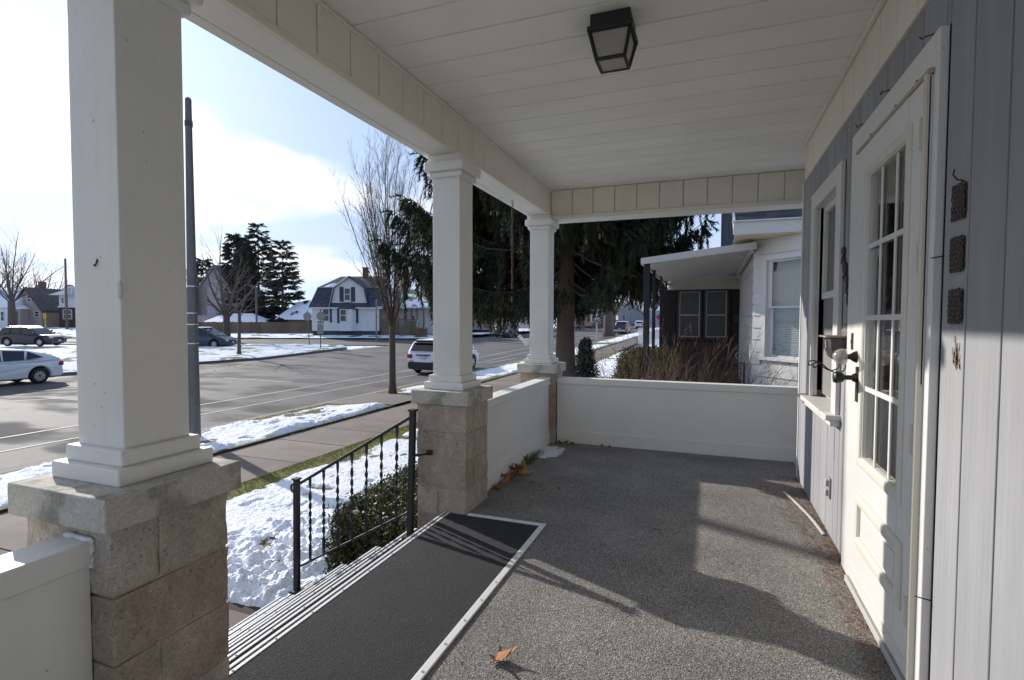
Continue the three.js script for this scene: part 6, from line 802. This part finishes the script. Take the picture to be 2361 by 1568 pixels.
{
  let p = G(92, 884, 0); car('white_hatchback', 'hatch', 'white hatchback with dark spoked wheels on the far side of the road', V(p.x - 0.8, T(p.x, p.z), p.z + 1.42), toward, pt(0.72, 0.73, 0.76), { bumpM: pt(0.72, 0.73, 0.76) });
  p = G(75, 797.5); car('dark_suv', 'suv', 'dark blue sport utility vehicle crossing before the cream house', V(p.x, T(p.x, p.z), p.z), SIDE, pt(0.016, 0.017, 0.024));
  p = G(-35, 794); car('black_suv', 'suv', 'black vehicle cut by the frame behind the dark blue one', V(p.x - 1.6, T(p.x, p.z), p.z - 4.5), SIDE, pt(0.015, 0.015, 0.018));
  p = G(468, 803); car('minivan', 'van', 'dark blue minivan behind the steel pole', V(p.x, T(p.x, p.z) + 0.05, p.z), SIDE, pt(0.022, 0.03, 0.05), { snow: 1 });
  p = G(936, 862); const mu = car('white_suv', 'suv', 'white sport utility vehicle with black rear glass behind the middle column', V(p.x + 1.0, T(p.x, p.z), p.z - 2.3), away, pt(0.78, 0.79, 0.82), { bars: 1, bump: 0.26, snow: 1 });
  L('lower_cladding', bx(-2.44, -2.2, 0.3, 0.62, -0.84, 0.84, 0.06), trimB, mu); L('garnish', bx(-2.45, -2.35, 0.93, 0.985, -0.38, 0.38, 0.02), trimB, mu); L('spoiler', bx(-2.2, -1.75, 1.60, 1.66, -0.68, 0.68, 0.02), trimB, mu); for (const sd of [-1, 1]) L('reflector', bx(-2.445, -2.4, 0.64, 0.67, sd * 0.5, sd * 0.78), tailM, mu);
  p = G(1162, 778.5); car('grey_suv', 'suv', 'dark grey compact utility vehicle parked against the far kerb by the spruce', V(p.x - 0.2, T(p.x, p.z), p.z - 1.5), toward + 0.06, pt(0.05, 0.055, 0.06));
  p = G(1328, 760); car('dark_sedan', 'sedan', 'dark sedan parked across the road in front of the bungalow', V(p.x, T(p.x, p.z), p.z - 2), toward, pt(0.02, 0.025, 0.035));
  p = G(1352, 758); car('red_sedan', 'sedan', 'dark red sedan parked behind the dark one across the road', V(p.x, T(p.x, p.z), p.z - 3), toward, pt(0.16, 0.015, 0.022));
  p = G(1428, 771); car('pickup_truck', 'truck', 'maroon pickup truck with silver bumper driving away down the road', V(p.x, T(p.x, p.z), p.z - 2.9), away, pt(0.028, 0.02, 0.028), { bump: 0.42, bumpM: pt(0.6, 0.6, 0.6), cabPaint: pt(0.5, 0.5, 0.52), bed: 1 });
  p = at(1477, 750, 112); p.y = T(p.x, p.z); car('distant_white_suv', 'suv', 'white vehicle far down the road between the awning posts', p, away, pt(0.75, 0.76, 0.78));
  p = at(1420, 746, 150); p.y = T(p.x, p.z); car('distant_red_truck', 'truck', 'red pickup far down the road', p, toward, pt(0.22, 0.03, 0.03), { bed: 1 });
  p = at(1460, 745, 165); p.y = T(p.x, p.z); car('distant_blue_car', 'sedan', 'dark blue car far down the road', p, toward, pt(0.03, 0.05, 0.11));
  p = at(1480, 744, 150); p.y = T(p.x, p.z); car('distant_pale_car', 'suv', 'pale blue van far down the road behind the white vehicle', p, away, pt(0.3, 0.36, 0.45));
}
// ---------- street furniture ----------
const steel = M(0.20, 0.20, 0.21, 0.55, { metalness: 0.4, map: blockMap }), signBack = M(0.35, 0.345, 0.335, 0.6, { map: blockMap });
{
  const b = G(449, 1011, 0.165), t = thing('steel_pole', 'tall grey steel pole on the snowy verge beside the near column', 'pole', V(b.x, vergeY(b.x) - 0.02, b.z)); const s = AX * b.x + AZ * b.z, top = at(433.5, 231, s), yAt = y => at(445, y, s).y;
  P('shaft', tube([V(b.x, b.y - 0.1, b.z), V(top.x, top.y, top.z)], [0.118, 0.062], 16), steel, t); P('cap', new THREE.SphereGeometry(0.064, 12, 6, 0, 6.3, 0, PI / 2).translate(top.x, top.y, top.z), steel, t);
  const rAt = y => lerp(0.118, 0.062, (y - b.y) / (top.y - b.y)), xAt = y => V(lerp(b.x, top.x, (y - b.y) / (top.y - b.y)), y, lerp(b.z, top.z, (y - b.y) / (top.y - b.y)));
  for (const py of [660, 722, 748, 792]) { const y = yAt(py), q = xAt(y), g = new THREE.CylinderGeometry(rAt(y) + 0.004, rAt(y) + 0.004, 0.022, 16); g.translate(q.x, y, q.z); P('band', g, M(0.6, 0.6, 0.6, 0.3, { metalness: 0.8 }), t); }
  { const y = yAt(285), q = xAt(y), g = new THREE.CylinderGeometry(rAt(y) + 0.012, rAt(y) + 0.012, 0.11, 16); g.translate(q.x, y, q.z); P('collar', g, M(0.05, 0.05, 0.055, 0.6), t); }
  const y0 = yAt(727), y1 = yAt(658), q = xAt((y0 + y1) / 2), pl = bx(-0.21, 0.21, y0, y1, -0.004, 0.004, 0.002); pl.rotateY(0.35); pl.translate(q.x - 0.02, 0, q.z - 0.13); P('sign_plate', pl, signBack, t);
}
{
  const oct = r => { const s = new THREE.Shape(); for (let i = 0; i < 8; i++) { const a = PI / 8 + i * PI / 4; s[i ? 'lineTo' : 'moveTo'](Math.cos(a) * r, Math.sin(a) * r); } return new THREE.ExtrudeGeometry(s, { depth: 0.006, bevelEnabled: false }); };
  let S = site('stop_sign', 'back of an octagonal sign on a leaning post by the fence end', 'sign', 714, 798, 47); S.add('post', bar(V(0, -0.3, 0), V(S.X(709), S.Y(716), 0), 0.07, 0.05), steel); const g = oct(0.40); g.translate(S.X(709.8), S.Y(730), 0.04); S.add('plate', g, signBack);
  S = site('stop_sign', 'back of an octagonal sign with plates below it at the kerb tip', 'sign', 739, 804, 42); S.add('post', bar(V(0, -0.3, 0), V(0.03, S.Y(712), 0), 0.07, 0.05), M(0.05, 0.07, 0.06, 0.7)); const g2 = oct(0.36); g2.translate(S.X(740.7), S.Y(729), 0.04); S.add('plate', g2, signBack); S.add('lower_plate', bx(S.X(733), S.X(747.5), S.Y(746), S.Y(740), 0.035, 0.045), signBack); S.add('lower_plate', bx(S.X(732.5), S.X(746.5), S.Y(770), S.Y(747.5), 0.035, 0.045), signBack);
  S = site('utility_pole', 'weathered wooden utility pole before the brick house', 'pole', 155, 778, 80); S.add('shaft', cyl(0, 0, -1, S.Y(598), 0.21, 0.14, 10), M(0.24, 0.19, 0.16, 0.9, { map: barkMap })); S.add('top_plate', bx(-0.15, 0.15, S.Y(598), S.Y(597), -0.15, 0.15), M(0.2, 0.17, 0.15, 0.9));
  S = site('lamp_post', 'slim grey post standing before the dark spruces', 'pole', 592, 772, 72); S.add('shaft', cyl(0, 0, -1, S.Y(663), 0.14, 0.12, 10), steel); S.add('top_cap', cyl(0, 0, S.Y(663), S.Y(662), 0.14, 0.13, 10), steel);
  S = site('wooden_post', 'short weathered post on the far bank before the gambrel house', 'post', 868, 781, 58); S.add('shaft', cyl(0, 0, -0.5, S.Y(690), 0.09, 0.08, 8), M(0.28, 0.24, 0.2, 0.9)); S.add('post_band', cyl(0, 0, S.Y(732), S.Y(730), 0.1, 0.1, 8), steel);
  S = site('yellow_marker', 'yellow hydrant marker post behind the dark blue vehicle', 'post', 105, 770, 70); S.add('shaft', cyl(0, 0, -0.8, S.Y(722), 0.06, 0.06, 6), M(0.5, 0.36, 0.02, 0.6)); S.add('blade', bx(-0.18, 0.18, S.Y(735), S.Y(722), 0.06, 0.09), M(0.5, 0.36, 0.02, 0.6));
  // bicycle sign
  S = site('bicycle_sign', 'black bicycle sign on a steel post down the verge', 'sign', 1376, 785, 54); S.add('post', bx(-0.08, 0.06, -0.5, S.Y(640), -0.05, 0.02), M(0.42, 0.42, 0.42, 0.5)); const pl = S.add('plate', bx(S.X(1365), S.X(1387), S.Y(741), S.Y(729), 0.02, 0.03), black); S.add('lower_plate', bx(S.X(1366), S.X(1386), S.Y(745.5), S.Y(742), 0.02, 0.03), signBack);
  const wm = M(0.75, 0.75, 0.75, 0.6), y = S.Y(736.5), bt = []; for (const x of [-0.21, 0.21]) { const r = new THREE.TorusGeometry(0.12, 0.018, 6, 20); r.translate(S.X(1376) + x, y, 0.032); bt.push(r); } const X0 = S.X(1376), B = (a, b, c, d) => bt.push(bar(V(X0 + a, y + b, 0.034), V(X0 + c, y + d, 0.034), 0.025)); B(-0.21, 0, -0.1, 0.16); B(-0.1, 0.16, 0.14, 0.16); B(0.14, 0.16, 0.02, 0); B(0.02, 0, -0.1, 0.16); B(0.21, 0, 0.12, 0.2); B(0.12, 0.2, 0.2, 0.22); B(-0.21, 0, 0.02, 0); B(-0.15, 0.2, -0.05, 0.2); S.add('bicycle_symbol', bt, wm, pl);
  S = site('stop_sign', 'red octagonal stop sign far down the road', 'sign', 1519, 752, 120); S.add('post', bx(-0.05, 0.05, -0.5, S.Y(724), -0.05, 0), steel); const g3 = oct(0.62); g3.translate(0, S.Y(731), 0.02); S.add('plate', g3, M(0.42, 0.02, 0.03, 0.5));
  // sign posts on the far verge
  for (const [x, yb, s, top] of [[1448, 776, 60, 745], [1482, 768, 76, 728]]) { S = site('sign_post', x < 1460 ? 'thin steel post on the verge by the pickup' : 'thin leaning post on the verge beyond the pickup', 'post', x, yb, s); S.add('shaft', bar(V(0, -0.4, 0), V(S.X(x - 3), S.Y(top), 0), 0.07, 0.05), steel); S.add('top_plate', bx(S.X(x - 5), S.X(x - 1), S.Y(top + 3), S.Y(top), 0.03, 0.04), signBack); }
  // white picket fence
  S = site('picket_fence', 'white picket fence glimpsed between the awning posts', 'fence', 1498, 790, 34); for (let x = 1472, k = 0; x < 1526; x += 3.9, k++) S.add('picket', prism([[S.X(x), -0.1], [S.X(x + 2.7), -0.1], [S.X(x + 2.7), S.Y(758)], [S.X(x + 1.35), S.Y(755)], [S.X(x), S.Y(758)]], 0, 0.02), trimW); for (const yy of [763, 777]) S.add('rail', bx(S.X(1471), S.X(1527), S.Y(yy + 1.6), S.Y(yy), -0.04, -0.001), trimW);
}
renderer.render(scene, camera);
